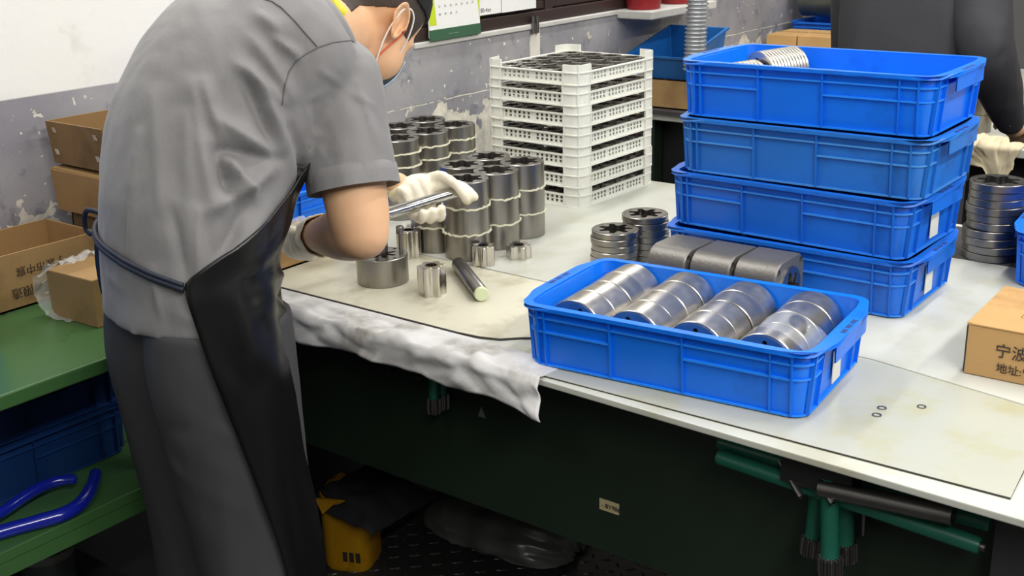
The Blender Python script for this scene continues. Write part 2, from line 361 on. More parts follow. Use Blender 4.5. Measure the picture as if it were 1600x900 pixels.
# ------------------------------------------------------------------ blue crates
CL, CW, CH = .470, .277, .1015
def crate_parts(bl):
    def ring_at(off, z, r=.03): return [(x, y, z) for x, y in rrect(-CL/2 + off, -CW/2 + off, CL/2 - off, CW/2 - off, max(r - off*.6, .008), 5)]
    P = {}
    o0, o1, th = .016, .010, .0035     # body inset at bottom and top
    mb = MB()
    mb.rings([ring_at(o0 + .004, 0), ring_at(o0, .004), ring_at(o1, CH - .003), ring_at(o1 + th, CH - .003), ring_at(o0 + th, .005)], caps=False)
    b0 = ring_at(o0 + .004, 0); b1 = ring_at(o0 + th, .005)
    mb.add(b0, [tuple(range(len(b0) - 1, -1, -1))]); mb.add(b1, [tuple(range(len(b1)))])
    P['shell'] = mb.mesh('crate_shell', bl, True, 40)
    # rim: flat flange, short sides bulge outward into a grip
    def rimloop(off, bulge):
        out = []
        base = rrect(-CL/2 + off, -CW/2 + off, CL/2 - off, CW/2 - off, .03 - off*.8, 5)
        n = len(base); dense = []
        for i in range(n):
            a, b = base[i], base[(i+1) % n]; d = math.hypot(a[0]-b[0], a[1]-b[1]); k = max(1, int(d/.012))
            dense += [(a[0] + (b[0]-a[0])*t/k, a[1] + (b[1]-a[1])*t/k) for t in range(k)]
        for x, y in dense:
            q = max(0.0, min(1.0, (CW/2 - abs(y) - .025) / .05)); q = q*q*(3 - 2*q)
            ex = bulge*q*min(1, max(0, (abs(x) - CL/2 + .04)/.02))
            out.append((x + math.copysign(ex, x), y))
        return out
    ro, ri = rimloop(0, .011), rimloop(.0135, -.004)
    mb = MB()
    mb.rings([[(x, y, z) for x, y in l] for l, z in ((ri, CH - .012), (ri, CH), (ro, CH), (ro, CH - .006), (rimloop(.004, .010), CH - .0085), (rimloop(.004, .010), CH - .0085), (rimloop(.011, 0), CH - .0085))], caps=False)
    P['rim'] = mb.mesh('crate_rim', bl, True, 40)
    def band(z, off, lo, hi, pr=.0055):   # horizontal rib along part of the outline (closed if lo is None)
        base = rrect(-CL/2 + off, -CW/2 + off, CL/2 - off, CW/2 - off, .028, 5)
        mb = MB(); h = .0014
        def lp(d, zz): return [(x, y, zz) for x, y in rrect(-CL/2 + off - d, -CW/2 + off - d, CL/2 - off + d, CW/2 - off + d, .028, 5)]
        mb.rings([lp(-.002, z - h), lp(pr, z - h), lp(pr, z + h), lp(-.002, z + h)], caps=False)
        return mb.mesh('crate_band', bl, True, 40)
    P['band'] = band(CH*.80, .0115, None, None)
    P['band2'] = band(.0035, .0165, None, None, .005)
    # lower rib: four pieces that wrap the corners
    off = .0125; base = rrect(-CL/2 + off, -CW/2 + off, CL/2 - off, CW/2 - off, .028, 6); z = CH*.575; pr = .005; h = .0014
    def piece(cx, cy, xe):
        c = [p for p in base if p[0]*cx > 0 and p[1]*cy > 0]
        c.sort(key=lambda p: math.atan2(abs(p[1]) - (CW/2 - off - .028), abs(p[0]) - (CL/2 - off - .028)))
        pts = [(cx*(CL/2 - off), cy*.27*CW)] + c + [(xe*CL, cy*(CW/2 - off))]
        rs = []
        for i, p in enumerate(pts):
            a_, b_ = pts[max(i-1, 0)], pts[min(i+1, len(pts)-1)]; t = V((b_[0]-a_[0], b_[1]-a_[1], 0)).normalized(); n = V((t.y, -t.x, 0))
            if n.x*cx + n.y*cy < 0: n = -n
            q = V((p[0], p[1], z)); rs.append([q - n*.002 - UPV*h, q + n*pr - UPV*h, q + n*pr + UPV*h, q - n*.002 + UPV*h])
        return MB().rings(rs).mesh('crate_rib', None)
    P['low'] = [piece(-1, -1, -.165), piece(1, -1, .085), piece(1, 1, .165), piece(-1, 1, -.085)]
    for q in P['low']: q.materials.append(EDGE[bl.name])
    for k_ in ('band', 'band2', 'rim'): P[k_].materials.clear(); P[k_].materials.append(EDGE[bl.name])
    P['rim'].materials.clear(); P['rim'].materials.append(bl)
    return P
UPV = V((0, 0, 1))
def vbar(): 
    return None
CRATES = {}
def crate_mesh(bl):
    if bl.name in CRATES: return CRATES[bl.name]
    P = crate_parts(bl)
    hb = {}
    def bar(w):
        k = round(w, 4)
        if k not in hb: hb[k] = MB().box((-w/2, -.0035, -.0014), (w/2, .004, .0014)).mesh('crate_rib', bl)
        return hb[k]
    vb = MB().add([(-.0014, .0045, .003), (.0014, .0045, .003), (.0014, -.0015, .003), (-.0014, -.0015, .003), (-.0014, -.001, CH - .008), (.0014, -.001, CH - .008), (.0014, -.0085, CH - .008), (-.0014, -.0085, CH - .008)],
                  [(3,2,1,0),(4,5,6,7),(0,1,5,4),(1,2,6,5),(2,3,7,6),(3,0,4,7)]).mesh('crate_upright', bl)
    CRATES[bl.name] = (P, bar, vb); return CRATES[bl.name]
card_w = mat('white_card', (216, 216, 208), .6, var=.05, vscale=30)
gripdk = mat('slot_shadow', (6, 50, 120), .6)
def crate(loc, rz, bl, label, group='blue stacking crates', cards=(False, True), detail=True):
    P, bar, vb = crate_mesh(bl)
    e = empty('stacking_crate', loc, rz, label, 'crate', group)
    for n in ('shell', 'rim'): obj(n, P[n], e)
    obj('horizontal_rib', P['band'], e); obj('bottom_rib', P['band2'], e)
    if not detail: return e
    for q in P['low']: obj('horizontal_rib', q, e)
    hx, hy = CL/2 - .0125, CW/2 - .0125
    xs = [-.405, -.165, .085, .365]
    for sy in (-1, 1):
        rot = 0 if sy < 0 else pi
        for f in xs: obj('vertical_rib', vb, e, loc=(-sy*f*CL*1.0, sy*hy, 0), rz=rot)
        for sx in (-1, 1): obj('vertical_rib', vb, e, loc=(sx*(hx - .020), sy*hy, 0), rz=rot)
    for sx in (-1, 1):
        rot = pi/2 if sx > 0 else -pi/2
        for f in (-.40, -.27, .27, .40): obj('vertical_rib', vb, e, loc=(sx*hx, f*CW, 0), rz=rot)
        # grip skirt below the bulged rim, with three slots
        sk = MB(); n = 14; a = []; 
        for k in range(n + 1):
            y = (-.26 + .52*k/n)*CW; q = max(0, min(1, (CW/2 - abs(y) - .025)/.05)); q = q*q*(3 - 2*q)
            a.append((sx*(CL/2 - .001 + .011*q), y))
        sk.rings([[(x, y, CH - .007) for x, y in a], [(x, y, CH - .030 - .0) for x, y in a], [(x - sx*.002, y, CH - .030) for x, y in a], [(x - sx*.002, y, CH - .007) for x, y in a]], closed=False)
        sk.build('grip', bl, e, smooth=True)
        for k in (-1, 0, 1):
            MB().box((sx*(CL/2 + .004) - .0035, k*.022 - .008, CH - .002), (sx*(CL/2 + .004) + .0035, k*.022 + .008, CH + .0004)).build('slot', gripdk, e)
        if cards[0 if sx < 0 else 1]:
            MB().box((sx*(hx + .0018), -.018, .016), (sx*(hx + .003), .018, .066)).build('label_card', card_w, e)
    return e
def from_corner(x, y, yaw):
    c, s = cos(yaw), sin(yaw)
    return (x + c*CL/2 - s*CW/2, y + s*CL/2 + c*CW/2)
FY = radians(5.33)
fx, fy = from_corner(-1.048, 1.351, FY)
fcrate = crate((fx, fy, .8), FY, blue, 'bright blue crate of steel rings at the bench front edge')
STK = [(-1.075, 1.876, .49, 3, blue, 'topmost blue crate of the stack, holding a few thin rings'), (-1.075, 1.870, -.32, 2, blue2, 'faded blue crate second from the top of the stack'),
       (-1.091, 1.869, -1.84, 1, blue3, 'blue crate third from the top of the stack'), (-1.087, 1.852, .29, 0, blue3, 'bottom blue crate of the stack of four')]
for x, y, a, k, m, lb in STK:
    cx, cy = from_corner(x, y, radians(a)); crate((cx, cy, .8 + k*.102), radians(a), m, lb, cards=(False, k < 2))
# crates on the left table, on its shelf, on the rear table and at the bench's right
for k in range(3):
    crate((-1.955, .712, .8 + .102*k), pi/2 + radians(-1.5*k), blue, ['blue crate at the left picture edge, lower of those on the green table', 'second blue crate up at the left picture edge', 'third blue crate up at the left picture edge, mostly cut off'][k], 'blue crates on the green table')
sc = U(1562, 443, .8)
crate((sc.x + CL/2 + .004, sc.y + CW/2 + .006, .8), radians(4), blue, 'blue crate cut off by the right picture edge behind the cardboard box', 'blue crates on the bench')

# ------------------------------------------------------------------ star-bored rings
def bore(rb, a, lobes=7, k=12, ph=0):
    n = lobes*k; out = []
    for i in range(n):
        t = 2*pi*i/n; c = cos(lobes*t); s = math.tanh(2.2*c)/math.tanh(2.2)
        out.append(((rb + a*s)*cos(t + ph), (rb + a*s)*sin(t + ph)))
    return out
def star_ring(R, h, rb=.665, a=.115, holes=7, hr=.034, hp=.855, m=None, lobes=7, mface=None):
    mb = MB(); N = 56; b = bore(R*rb, R*a, lobes)
    hs = [circle(R*hr, 10, R*hp*cos(2*pi*(k + .5)/holes), R*hp*sin(2*pi*(k + .5)/holes)) for k in range(holes)] if holes else []
    g0, g1 = R*.945, R*.915
    ch = min(.0012, h*.1)
    mb.plate(circle(g1, N), [b] + hs, 0, h)
    # outer shell with chamfers and a shallow groove on both faces
    mb.lathe([(g1, .0008), (g0, .0008), (g0, 0), (R - ch, 0), (R, ch), (R, h - ch), (R - ch, h), (g0, h), (g0, h - .0008), (g1, h - .0008)], N)
    return mb.mesh('star_ring', m, True, 32)
RA, HA = .0470, .0533
ringA = star_ring(RA, HA, m=steel)
ringB = star_ring(.049, .030, m=steel)
ringC = star_ring(.0495, .054, rb=.42, a=.16, holes=7, hr=.075, hp=.80, m=steel)
ringP = star_ring(.0460, .0125, rb=.60, a=.14, m=steel)
ringR = star_ring(.0530, .0150, rb=.62, a=.12, m=steel_dark)
ringL = star_ring(.0490, .052, rb=.42, a=.10, holes=7, hr=.075, hp=.72, m=steel_lying)
ringT = star_ring(.0440, .0062, rb=.6, a=.12, holes=0, m=steel_lying)
ringS = star_ring(.0270, .018, rb=.60, a=.12, holes=0, m=steel)
ordn = ['bottom', 'second', 'third', 'fourth', 'fifth', 'sixth', 'seventh', 'eighth', 'ninth', 'tenth']
def ring(me, loc, label, group, rz=None, rot=None):
    o = obj('stator_ring', me, None, 0, loc, random.uniform(0, 6) if rz is None else rz)
    if rot: o.rotation_euler = rot
    return tag(o, label, 'ring', group)
foam = mat('packing_film', (226, 222, 196), .5, bump=.3, bscale=160)
def film(cols, z, R, label):
    mb = MB()
    for (x, y) in cols:
        n = 46; r0 = []
        for j in range(n):
            t = 2*pi*j/n; r = R + .0034 + .0034*noise.noise((x*50 + 4*cos(t*3), y*50 + 4*sin(t*3), z*70))
            r0.append((t, r, .0036*noise.noise((t*7, x*40, z*60 + y*30))))
        mb.rings([[(x + r*f*cos(t), y + r*f*sin(t), z + dz*f + q) for t, r, dz in r0] for f, q in ((.9, -.0014), (1, -.0014), (1, .0014), (.9, .0014))], caps=False)
    tag(mb.build('packing_film', foam, smooth=True), label, 'packing film')
colsA = [(-1.490, 1.764), (-1.486, 1.858), (-1.490, 1.953), (-1.585, 1.768), (-1.581, 1.862), (-1.583, 1.956)]
nameA = ['nearest', 'middle right', 'far right', 'near left', 'middle left', 'far left']
for i, (x, y) in enumerate(colsA):
    for k in range(3):
        if i == 3 and k > 1: continue
        ring(ringA, (x, y, .8 + k*(HA + .0005)), 'tall steel ring, %s of the %s column in the near bundle' % (['bottom', 'middle', 'top'][k], nameA[i]), 'tall rings in the near bundle')
for k in (1, 2): film([c for i, c in enumerate(colsA) if not (i == 3 and k > 1)], .8 + k*(HA + .0005), RA, 'crinkled pale packing film between %s layers of the near ring bundle' % ('lower' if k == 1 else 'upper'))
colsB = [(-1.822, 1.925), (-1.820, 2.025), (-1.818, 2.120), (-1.925, 1.94), (-1.920, 2.038), (-1.925, 2.135)]
nameB = ['nearest', 'middle right', 'far right', 'near left', 'middle left', 'far left']
for i, (x, y) in enumerate(colsB):
    for k in range(6):
        ring(ringB, (x, y, .8 + k*.0304), 'short steel ring, %s of the %s column in the rear bundle' % (['lowest', 'second', 'third', 'fourth', 'fifth', 'topmost'][k], nameB[i]), 'short rings in the rear bundle')
for k in range(1, 6): film(colsB, .8 + k*.0304, .049, 'pale packing film above layer %s of the rear ring bundle' % ['', 'one', 'two', 'three', 'four', 'five'][k])

# ring being worked on, T wrench and bolt
CX, CY = -1.519, 1.543
ring(ringC, (CX, CY, .8), 'steel ring on the mat with the T wrench standing in it', 'loose parts on the mat', rz=.3)
wr = empty('t_wrench', (CX, CY, .83), 0, 'steel T wrench with a smooth round bar handle gripped in white gloves', 'wrench')
part(wr, MB().tube([(CX, CY, .812), (CX, CY, .905)], .0125, 6), 'socket', steel_dark)
part(wr, MB().tube([(CX, CY, .90), (CX, CY, .93)], .0095, 6), 'shaft', steel_dark)
BZ = .930
BC = V((CX + .004, CY - .004, BZ)); BD = V((.055, .161, .020)).normalized(); BX = BD.cross(V((0, 0, 1))).normalized(); BU = BX.cross(BD)   # handle centre and axes
part(wr, MB().tube([BC - BD*.176, BC - BD*.172, BC + BD*.180, BC + BD*.182], [.009, .0112, .0112, .009], 20), 'handle_bar', chrome, smooth=True, angle=40)
bo = empty('socket_bolt', (CX + .034, CY + .018, .82), 0, 'small socket head bolt standing in the ring beside the wrench', 'bolt')
part(bo, MB().tube([(CX + .034, CY + .018, .822), (CX + .034, CY + .018, .900)], .0038, 10), 'shank', steel_dark, smooth=True)
part(bo, MB().lathe([(.0, .904), (.0035, .904), (.0035, .910), (.0066, .910), (.0072, .909), (.0072, .896), (.0, .896)], 18, (CX + .034, CY + .018, 0)), 'head', steel, smooth=True)

# rotors (star gears) with splined bore
def rotor(R, h, m, lobes=6, spl=12):
    n = lobes*14
    out = [((R*(.86 + .14*cos(lobes*t)))*cos(t), (R*(.86 + .14*cos(lobes*t)))*sin(t)) for t in (2*pi*i/n for i in range(n))]
    hb = []
    for i in range(spl*4):
        r = R*(.46 if (i % 4) in (0, 1) else .38); t = 2*pi*i/(spl*4); hb.append((r*cos(t), r*sin(t)))
    return MB().plate(out, [hb], 0, h, ch=.0006).mesh('rotor', m, True, 30)
bright = mat('bright_steel', (206, 202, 194), .2, 1, var=.06, vscale=10, stretch=(5, 5, .5), rvar=.05)
for (px, py), R, h, lb in [((676, 459), .0265, .056, 'bright star rotor with splined bore standing nearest on the mat'), ((756, 413), .0245, .040, 'short star rotor in front of the ring bundle'),
                           ((811, 402), .0262, .027, 'lowest flat star rotor right of the ring bundle'), ((640, 400), .0265, .056, 'star rotor just behind the bolt and ring'), ((657, 391), .0265, .056, 'star rotor half hidden behind another rotor')]:
    p = U(px, py, .8); o = obj('star_rotor', rotor(R, h, bright), None, 0, (p.x, p.y, .8), random.uniform(0, 1)); tag(o, lb, 'rotor', 'loose star rotors')
a, b = U(752, 459, .814), U(716, 412, .814); a.z = b.z = .8142
rod = empty('steel_rod', (a.x, a.y, .8), 0, 'short steel rod with a pale green end lying on the mat', 'rod')
d = (b - a).normalized()
part(rod, MB().tube([a, a + d*.001, b - d*.004, b], [.0132, .0140, .0140, .011], 28), 'shaft', steel_dark, smooth=True, angle=40)
part(rod, MB().tube([a - d*.006, a - d*.004, a + d*.0005], [.0115, .0135, .0138], 28), 'end_plug', mat('pale_green_plug', (206, 214, 172), .5), smooth=True, angle=40)

# rings lying in the near crate
cf, sf = cos(FY), sin(FY)
def loc_f(lx, ly, z): return (-1.048 + cf*lx - sf*ly, 1.351 + sf*lx + cf*ly, z)
R90 = FY
for i, lx in enumerate([.075, .176, .277, .384]):
    y = .046
    for k in range(4):
        tilt = [0, .02, -.03, .05][k] * (1 if i % 2 else -1)
        p = loc_f(lx + random.uniform(-.002, .002), y, .8 + .0062 + .049)
        rr = (radians(-90), random.uniform(0, 6), FY + tilt)
        o = ring(ringL, p, 'polished steel ring lying in the near crate, %s in the %s row' % (['nearest', 'second', 'third', 'farthest'][k], ['left', 'second', 'third', 'right'][i]), 'rings lying in the near crate')
        m_ = Matrix.Rotation(FY + tilt, 4, 'Z') @ Matrix.Rotation(radians(-90), 4, 'X') @ Matrix.Rotation(random.uniform(0, 6), 4, 'Z')
        o.rotation_euler = m_.to_euler(); y += .0535
# clear film tucked in the near crate
fm = bpy.data.materials.new('clear_film'); fm.use_nodes = True
b_ = fm.node_tree.nodes['Principled BSDF']; b_.inputs['Base Color'].default_value = (.85, .9, .95, 1); b_.inputs['Roughness'].default_value = .12; b_.inputs['Alpha'].default_value = .10
mb = MB(); g = []
for i in range(13):
    r = []
    for j in range(9):
        s, t = i/12, j/8
        r.append(V(loc_f(.372 + .070*s, .05 + .10*t, .912 - .028*s*s + .004*sin(5*t + 3*s) - .012*t*s)))
    g.append(r)
mb.rings(g, closed=False)
o = mb.build('clear_film', fm, smooth=True, angle=180); tag(o, 'clear plastic film over the right row of rings in the near crate', 'plastic film')
o.modifiers.new('t', 'SOLIDIFY').thickness = .0006
# thin rings lying in the topmost crate
for k in range(22):
    y0 = 1.925 + k*.0086 + (.004 if k > 9 else 0); xx = -1.005 + (.004 if k > 9 else 0) + k*.0020
    o = ring(ringT, (xx, y0, 1.106 + .0062 + .044 + (.012 if k > 9 else -.002)), 'thin steel ring on edge in the topmost blue crate, %s' % (['first', 'second', 'third', 'fourth', 'fifth', 'sixth', 'seventh', 'eighth', 'ninth', 'tenth', 'eleventh', 'eleventh from the right', 'tenth from the right', 'ninth from the right', 'eighth from the right', 'seventh from the right', 'sixth from the right', 'fifth from the right', 'fourth from the right', 'third from the right', 'second from the right', 'rightmost'][k] + (' from the left' if k < 11 else '')), 'thin rings in the topmost crate')
    m_ = Matrix.Rotation(radians(-24), 4, 'Z') @ Matrix.Rotation(radians(-90), 4, 'X'); o.rotation_euler = m_.to_euler()

# ring piles
def pile(me, h, x, y, n, what, grp, dz=.0004, jit=.002, sizes=None):
    z = .8
    for k in range(n):
        s = sizes[k] if sizes else 1
        o = ring(me, (x + random.uniform(-jit, jit), y + random.uniform(-jit, jit), z), 'flat steel ring, %s in the %s' % (['lowest', 'second', 'third', 'fourth', 'fifth', 'sixth', 'seventh', 'eighth', 'ninth', 'topmost'][k if k < n - 1 else 9], what), grp)
        o.scale = (s, s, 1); z += h + dz
pile(ringP, .0125, -1.198, 1.862, 6, 'short pile left of the near crate back corner', 'flat rings in two short piles', jit=.0015)
pile(ringP, .0125, -1.182, 1.952, 7, 'short pile beside the blue crate stack', 'flat rings in two short piles', jit=.0015)
pile(ringR, .0150, -.618, 2.318, 10, 'tall pile at the right rear of the bench', 'flat rings in the tall pile', jit=.004, sizes=[1.04, 1.05, .98, .97, .97, .96, 1.03, .97, .96, 1.0])

# housings between the near crate and the stack
def housing():
    w = .056
    out = []
    for x, y in rrect(-.060, -.056, .060, .056, .030, 8): out.append((x, y))
    bolts = [circle(.0065, 14, sx*.045, sy*.041) for sx in (-1, 1) for sy in (-1, 1)]
    mb = MB().plate(out, [bore(.027, .006, 7)] + bolts, 0, .0745, ch=.0025)
    for p in mb.v: p.x, p.y, p.z = p.z, p.x, p.y
    return mb.mesh('housing', cast, True, 35)
hme = housing()
for k in range(3):
    o = obj('gear_housing', hme, None, 0, (-1.020 + k*.0805, 1.752 + .0 + k*.003, .8 + .0562), radians(1.5*(k - 1)))
    tag(o, ['grey cast housing block, left of three behind the near crate', 'grey cast housing block, middle of three behind the near crate', 'grey cast housing block showing its star bore, right of three'][k], 'housing', 'cast housings behind the near crate')
    # machined collar round the bore on the end face
    if k == 2:
        mb = MB().plate(circle(.041, 36), [bore(.027, .006, 7)], .0745, .0775)
        for p in mb.v: p.x, p.y, p.z = p.z, p.x, p.y
        mb.build('bore_collar', steel_face, o, smooth=True)
# ------------------------------------------------------------------ white perforated crates with small rings
WA, WB, WP = .2706, .3175, .0474
def hole_panel(w, z0, z1, groups, hw, hh, rows, th=.0025):
    xs = sorted(set([0, w] + [q for (a, n, pit) in groups for k in range(n) for q in (a + k*pit, a + k*pit + hw)]))
    zs = sorted(set([z0, z1] + [q for r in rows for q in (r, r + hh)]))
    hx = [(a + k*pit, a + k*pit + hw) for (a, n, pit) in groups for k in range(n)]
    mb = MB()
    def is_hole(i, j):
        if i < 0 or j < 0 or i >= len(xs) - 1 or j >= len(zs) - 1: return True
        cx, cz = (xs[i] + xs[i+1])/2, (zs[j] + zs[j+1])/2
        return any(a < cx < b for a, b in hx) and any(r < cz < r + hh for r in rows)
    for i in range(len(xs) - 1):
        for j in range(len(zs) - 1):
            if is_hole(i, j): continue
            x0, x1, a, b = xs[i], xs[i+1], zs[j], zs[j+1]
            mb.add([(x0, 0, a), (x1, 0, a), (x1, 0, b), (x0, 0, b)], [(0, 1, 2, 3)]); mb.add([(x0, th, a), (x1, th, a), (x1, th, b), (x0, th, b)], [(3, 2, 1, 0)])
            if is_hole(i-1, j): mb.add([(x0, 0, a), (x0, 0, b), (x0, th, b), (x0, th, a)], [(0, 1, 2, 3)])
            if is_hole(i+1, j): mb.add([(x1, 0, a), (x1, 0, b), (x1, th, b), (x1, th, a)], [(3, 2, 1, 0)])
            if is_hole(i, j-1): mb.add([(x0, 0, a), (x1, 0, a), (x1, th, a), (x0, th, a)], [(3, 2, 1, 0)])
            if is_hole(i, j+1): mb.add([(x0, 0, b), (x1, 0, b), (x1, th, b), (x0, th, b)], [(0, 1, 2, 3)])
    return mb.mesh('perforated_panel', white_pl)
pw = .044
longw, shortw = WB - 2*pw, WA - 2*pw
panX = hole_panel(shortw, .002, .029, [(.006, 6, .0135), (.006 + .0935, 6, .0135)], .0072, .0065, (.0085, .0175))
panY = hole_panel(longw, .002, .029, [(.005, 5, .0135), (.081, 5, .0135), (.157, 5, .0135)], .0070, .0065, (.0085, .0175))
def loopW(off): return rrect(-WA/2 + off, -WB/2 + off, WA/2 - off, WB/2 - off, .024 - off, 6)
def bandW(z0, z1, out, ins):
    return MB().rings([[(x, y, z) for x, y in loopW(o)] for o, z in ((ins, z0), (-out, z0), (-out, z1), (ins, z1), (ins, z0))], caps=False)
topb = bandW(.0275, .0300, .0032, .006).mesh('rim', white_pl); botb = bandW(0, .0028, .0032, .006).mesh('rim', white_pl)
def basegrid():
    mb = MB()
    for i in range(11): x = -WA/2 + .006 + i*(WA - .012)/10; mb.box((x - .0015, -WB/2 + .004, .0005), (x + .0015, WB/2 - .004, .003))
    for i in range(12): y = -WB/2 + .006 + i*(WB - .012)/11; mb.box((-WA/2 + .004, y - .0015, .0005), (WA/2 - .004, y + .0015, .003))
    return mb.mesh('base_grid', white_pl)
baseg = basegrid()
def post():
    # corner post at (+x, -y): rounded L wall from 0 to the stacking height, with a rib
    pts = []
    r = .024
    pts.append((-pw, 0))
    pts += [(-r + r*cos(radians(-90 + 15*k)), r + r*sin(radians(-90 + 15*k))) for k in range(7)]
    pts.append((0, pw))
    inn = [(-pw, .003)] + [(-r + (r - .003)*cos(radians(-90 + 15*k)), r + (r - .003)*sin(radians(-90 + 15*k))) for k in range(7)] + [(-.003, pw)]
    lp = pts + inn[::-1]
    mb = MB().plate(lp, [], 0, WP - .0004)
    c = (-r + (r + .0008)*cos(radians(-45)), r + (r + .0008)*sin(radians(-45)))
    for q in (c, (-pw + .001, -.0006), (.0006, pw - .001)): mb.box((q[0] - .0018, q[1] - .0018, 0), (q[0] + .0018, q[1] + .0018, WP - .0005))
    return mb.mesh('corner_post', white_pl, True, 30)
postm = post()
wc = (-1.774 + cos(radians(-1.53))*WA/2 - sin(radians(-1.53))*WB/2, 2.195 + sin(radians(-1.53))*WA/2 + cos(radians(-1.53))*WB/2)
ords = ['bottom', 'second', 'third', 'fourth', 'fifth', 'sixth', 'top']
for k in range(7):
    e = empty('perforated_crate', (wc[0] + [0, .001, -.001, .001, .0, -.001, .001][k], wc[1], .8 + k*WP), radians(-1.53 + [.3, -.3, .2, 0, .4, -.2, 0][k]), 'white perforated plastic crate, %s of the stack of seven%s' % (['lowest', 'second from the bench', 'third from the bench', 'middle one', 'third from the top', 'second from the top', 'topmost'][k], ''), 'crate', 'white perforated crates')
    obj('side_panel', panX, e, loc=(-shortw/2, -WB/2 + .003, 0)); obj('side_panel', panX, e, loc=(shortw/2, WB/2 - .003, 0), rz=pi)
    obj('side_panel', panY, e, loc=(WA/2 - .003, -longw/2, 0), rz=pi/2); obj('side_panel', panY, e, loc=(-WA/2 + .003, longw/2, 0), rz=-pi/2)
    obj('top_rim', topb, e); obj('bottom_rim', botb, e); obj('base_grid', baseg, e)
    for j, (sx, sy) in enumerate(((1, -1), (1, 1), (-1, 1), (-1, -1))):
        p_ = obj('corner_post', postm, e, loc=(sx*WA/2, sy*WB/2, 0))
        p_.rotation_euler = (0, 0, j*pi/2)
    ca, sa = cos(e.rotation_euler.z), sin(e.rotation_euler.z)
    for i in range(4):
        for j in range(5):
            lx = (-1.5 + i)*.0605; ly = (-2 + j)*.0598
            if k < 6 and 0 < i < 3 and 0 < j < 4: continue
            o = ring(ringS, (e.location.x + ca*lx - sa*ly, e.location.y + sa*lx + ca*ly, e.location.z + (.0135 if k == 6 else .0115)), ('small dark ring in topmost white crate, %s row, %s from left' % (['first', 'second', 'third', 'fourth', 'fifth'][j], ['first', 'second', 'third', 'fourth'][i])) if k == 6 else 'small dark steel ring packed in the %s white crate' % ['lowest', 'second lowest', 'third lowest', 'middle', 'third highest', 'second highest', 'topmost'][k], 'small rings in the white crates')

# ------------------------------------------------------------------ cardboard box with print, right
bx = empty('cardboard_box', (-.471, 1.698, .8), radians(1.0), 'closed brown cardboard box with Chinese print at the right edge', 'box')
MB().box((0, 0, 0), (.30, .20, .079)).build('carton', cardb, bx, bevel=.002)
MB().box((.004, -.0016, .0785), (.30, .2, .081)).build('lid_panel', cardb, bx, bevel=.0008)
MB().box((-.0022, .002, .002), (-.0004, .198, .076)).build('tuck_flap', edge_dk, bx)
MB().box((-.002, .0, .0772), (.014, .2, .0815)).build('lid_fold', cardb, bx, bevel=.001)
text_obj('printed_text', '宁波真鑫', .0235, ink, bx, (.041, -.0008, .0375), (1, 0, 0), (0, 0, 1))
text_obj('printed_text', '地址:宁波', .0165, ink, bx, (.045, -.0008, .0135), (1, 0, 0), (0, 0, 1))
for x0, y0, x1, y1 in ((.058, .06, .0588, .13), (.058, .06, .20, .0608), (.058, .13, .20, .1308), (.058, .112, .20, .1128), (.058, .082, .20, .0826)):
    MB().box((x0, y0, .081), (x1, y1, .0812)).build('printed_line', ink, bx)
text_obj('printed_text', 'NINGBO', .010, ink, bx, (.135, .122, .0812), (-1, 0, 0), (0, -1, 0), .0001)
text_obj('printed_text', '小心', .020, ink, bx, (.120, .106, .0812), (-1, 0, 0), (0, -1, 0), .0001)
text_obj('printed_text', '轻放', .014, ink, bx, (.120, .078, .0812), (-1, 0, 0), (0, -1, 0), .0001)

# ------------------------------------------------------------------ green table on the left
gt = empty('green_table', (-1.88, .65, 0), 0, 'green painted steel table with a lower shelf along the left wall', 'table')
part(gt, MB().box((-2.15, .1, .775), (-1.62, 1.17, .80)), 'tabletop', green_pt, bevel=.003)
part(gt, MB().box((-2.15, .1, .51), (-1.655, 1.20, .53)), 'shelf', green_pt, bevel=.002)
part(gt, MB().box((-1.668, .1, .485), (-1.655, 1.20, .51)), 'shelf_lip', green_pt)
for x in (-2.12, -1.68):
    for y in (.14, 1.14): part(gt, MB().box((x - .018, y - .018, 0), (x + .018, y + .018, .775)), 'leg', green_dk)
# open cardboard boxes
def open_box(name, x0, y0, z0, x1, y1, z1, m, label, th=.004, lean=0.0):
    e = empty(name, ((x0 + x1)/2, (y0 + y1)/2, z0), 0, label, 'box', 'cardboard boxes on the green table')
    part(e, MB().box((x0, y0, z0), (x1, y1, z0 + th)), 'bottom', m)
    def lw(a, b, nx, ny):
        mb = MB().box(a, b)
        for p in mb.v:
            if p.z > (z0 + z1)/2: p.x += nx*lean; p.y += ny*lean
        return mb
    part(e, lw((x0, y0, z0), (x1, y0 + th, z1), 0, -1), 'side', m); part(e, lw((x0, y1 - th, z0), (x1, y1, z1), 0, 1), 'side', m)
    part(e, lw((x0, y0, z0), (x0 + th, y1, z1), 0, 0), 'side', m); part(e, lw((x1 - th, y0, z0), (x1, y1, z1), 1, 0), 'side', m)
    return e
cardb_g = mat('cardboard_mid', (168, 134, 86), .8, var=.1, vscale=6, bump=.1, bscale=120, dirt=(120, 90, 54), dscale=5, dlo=.55, dhi=.8)
bb = open_box('open_cardboard_box', -2.145, .958, .80, -1.968, 1.232, .905, cardb_g, 'large open cardboard box on the green table with inverted print')
text_obj('printed_text', '宁波市中宸', .020, ink, bb, V((-1.9672, 1.155, .876)) - bb.location, (0, -1, 0), (0, 0, -1), .0003)
text_obj('printed_text', '公司有限造', .022, ink, bb, V((-1.9672, 1.15, .838)) - bb.location, (0, -1, 0), (0, 0, -1), .0003)
b3 = open_box('cardboard_box', -2.10, 1.262, .80, -1.96, 1.376, .925, cardb_dk, 'dark brown cardboard box lowest in the column against the wall')  # dark brown stands in for the shade this lowest box lies in
b2 = open_box('cardboard_box', -2.115, 1.245, .926, -1.925, 1.376, 1.008, cardb_g, 'plain cardboard box under the stapled one against the wall', lean=.006)
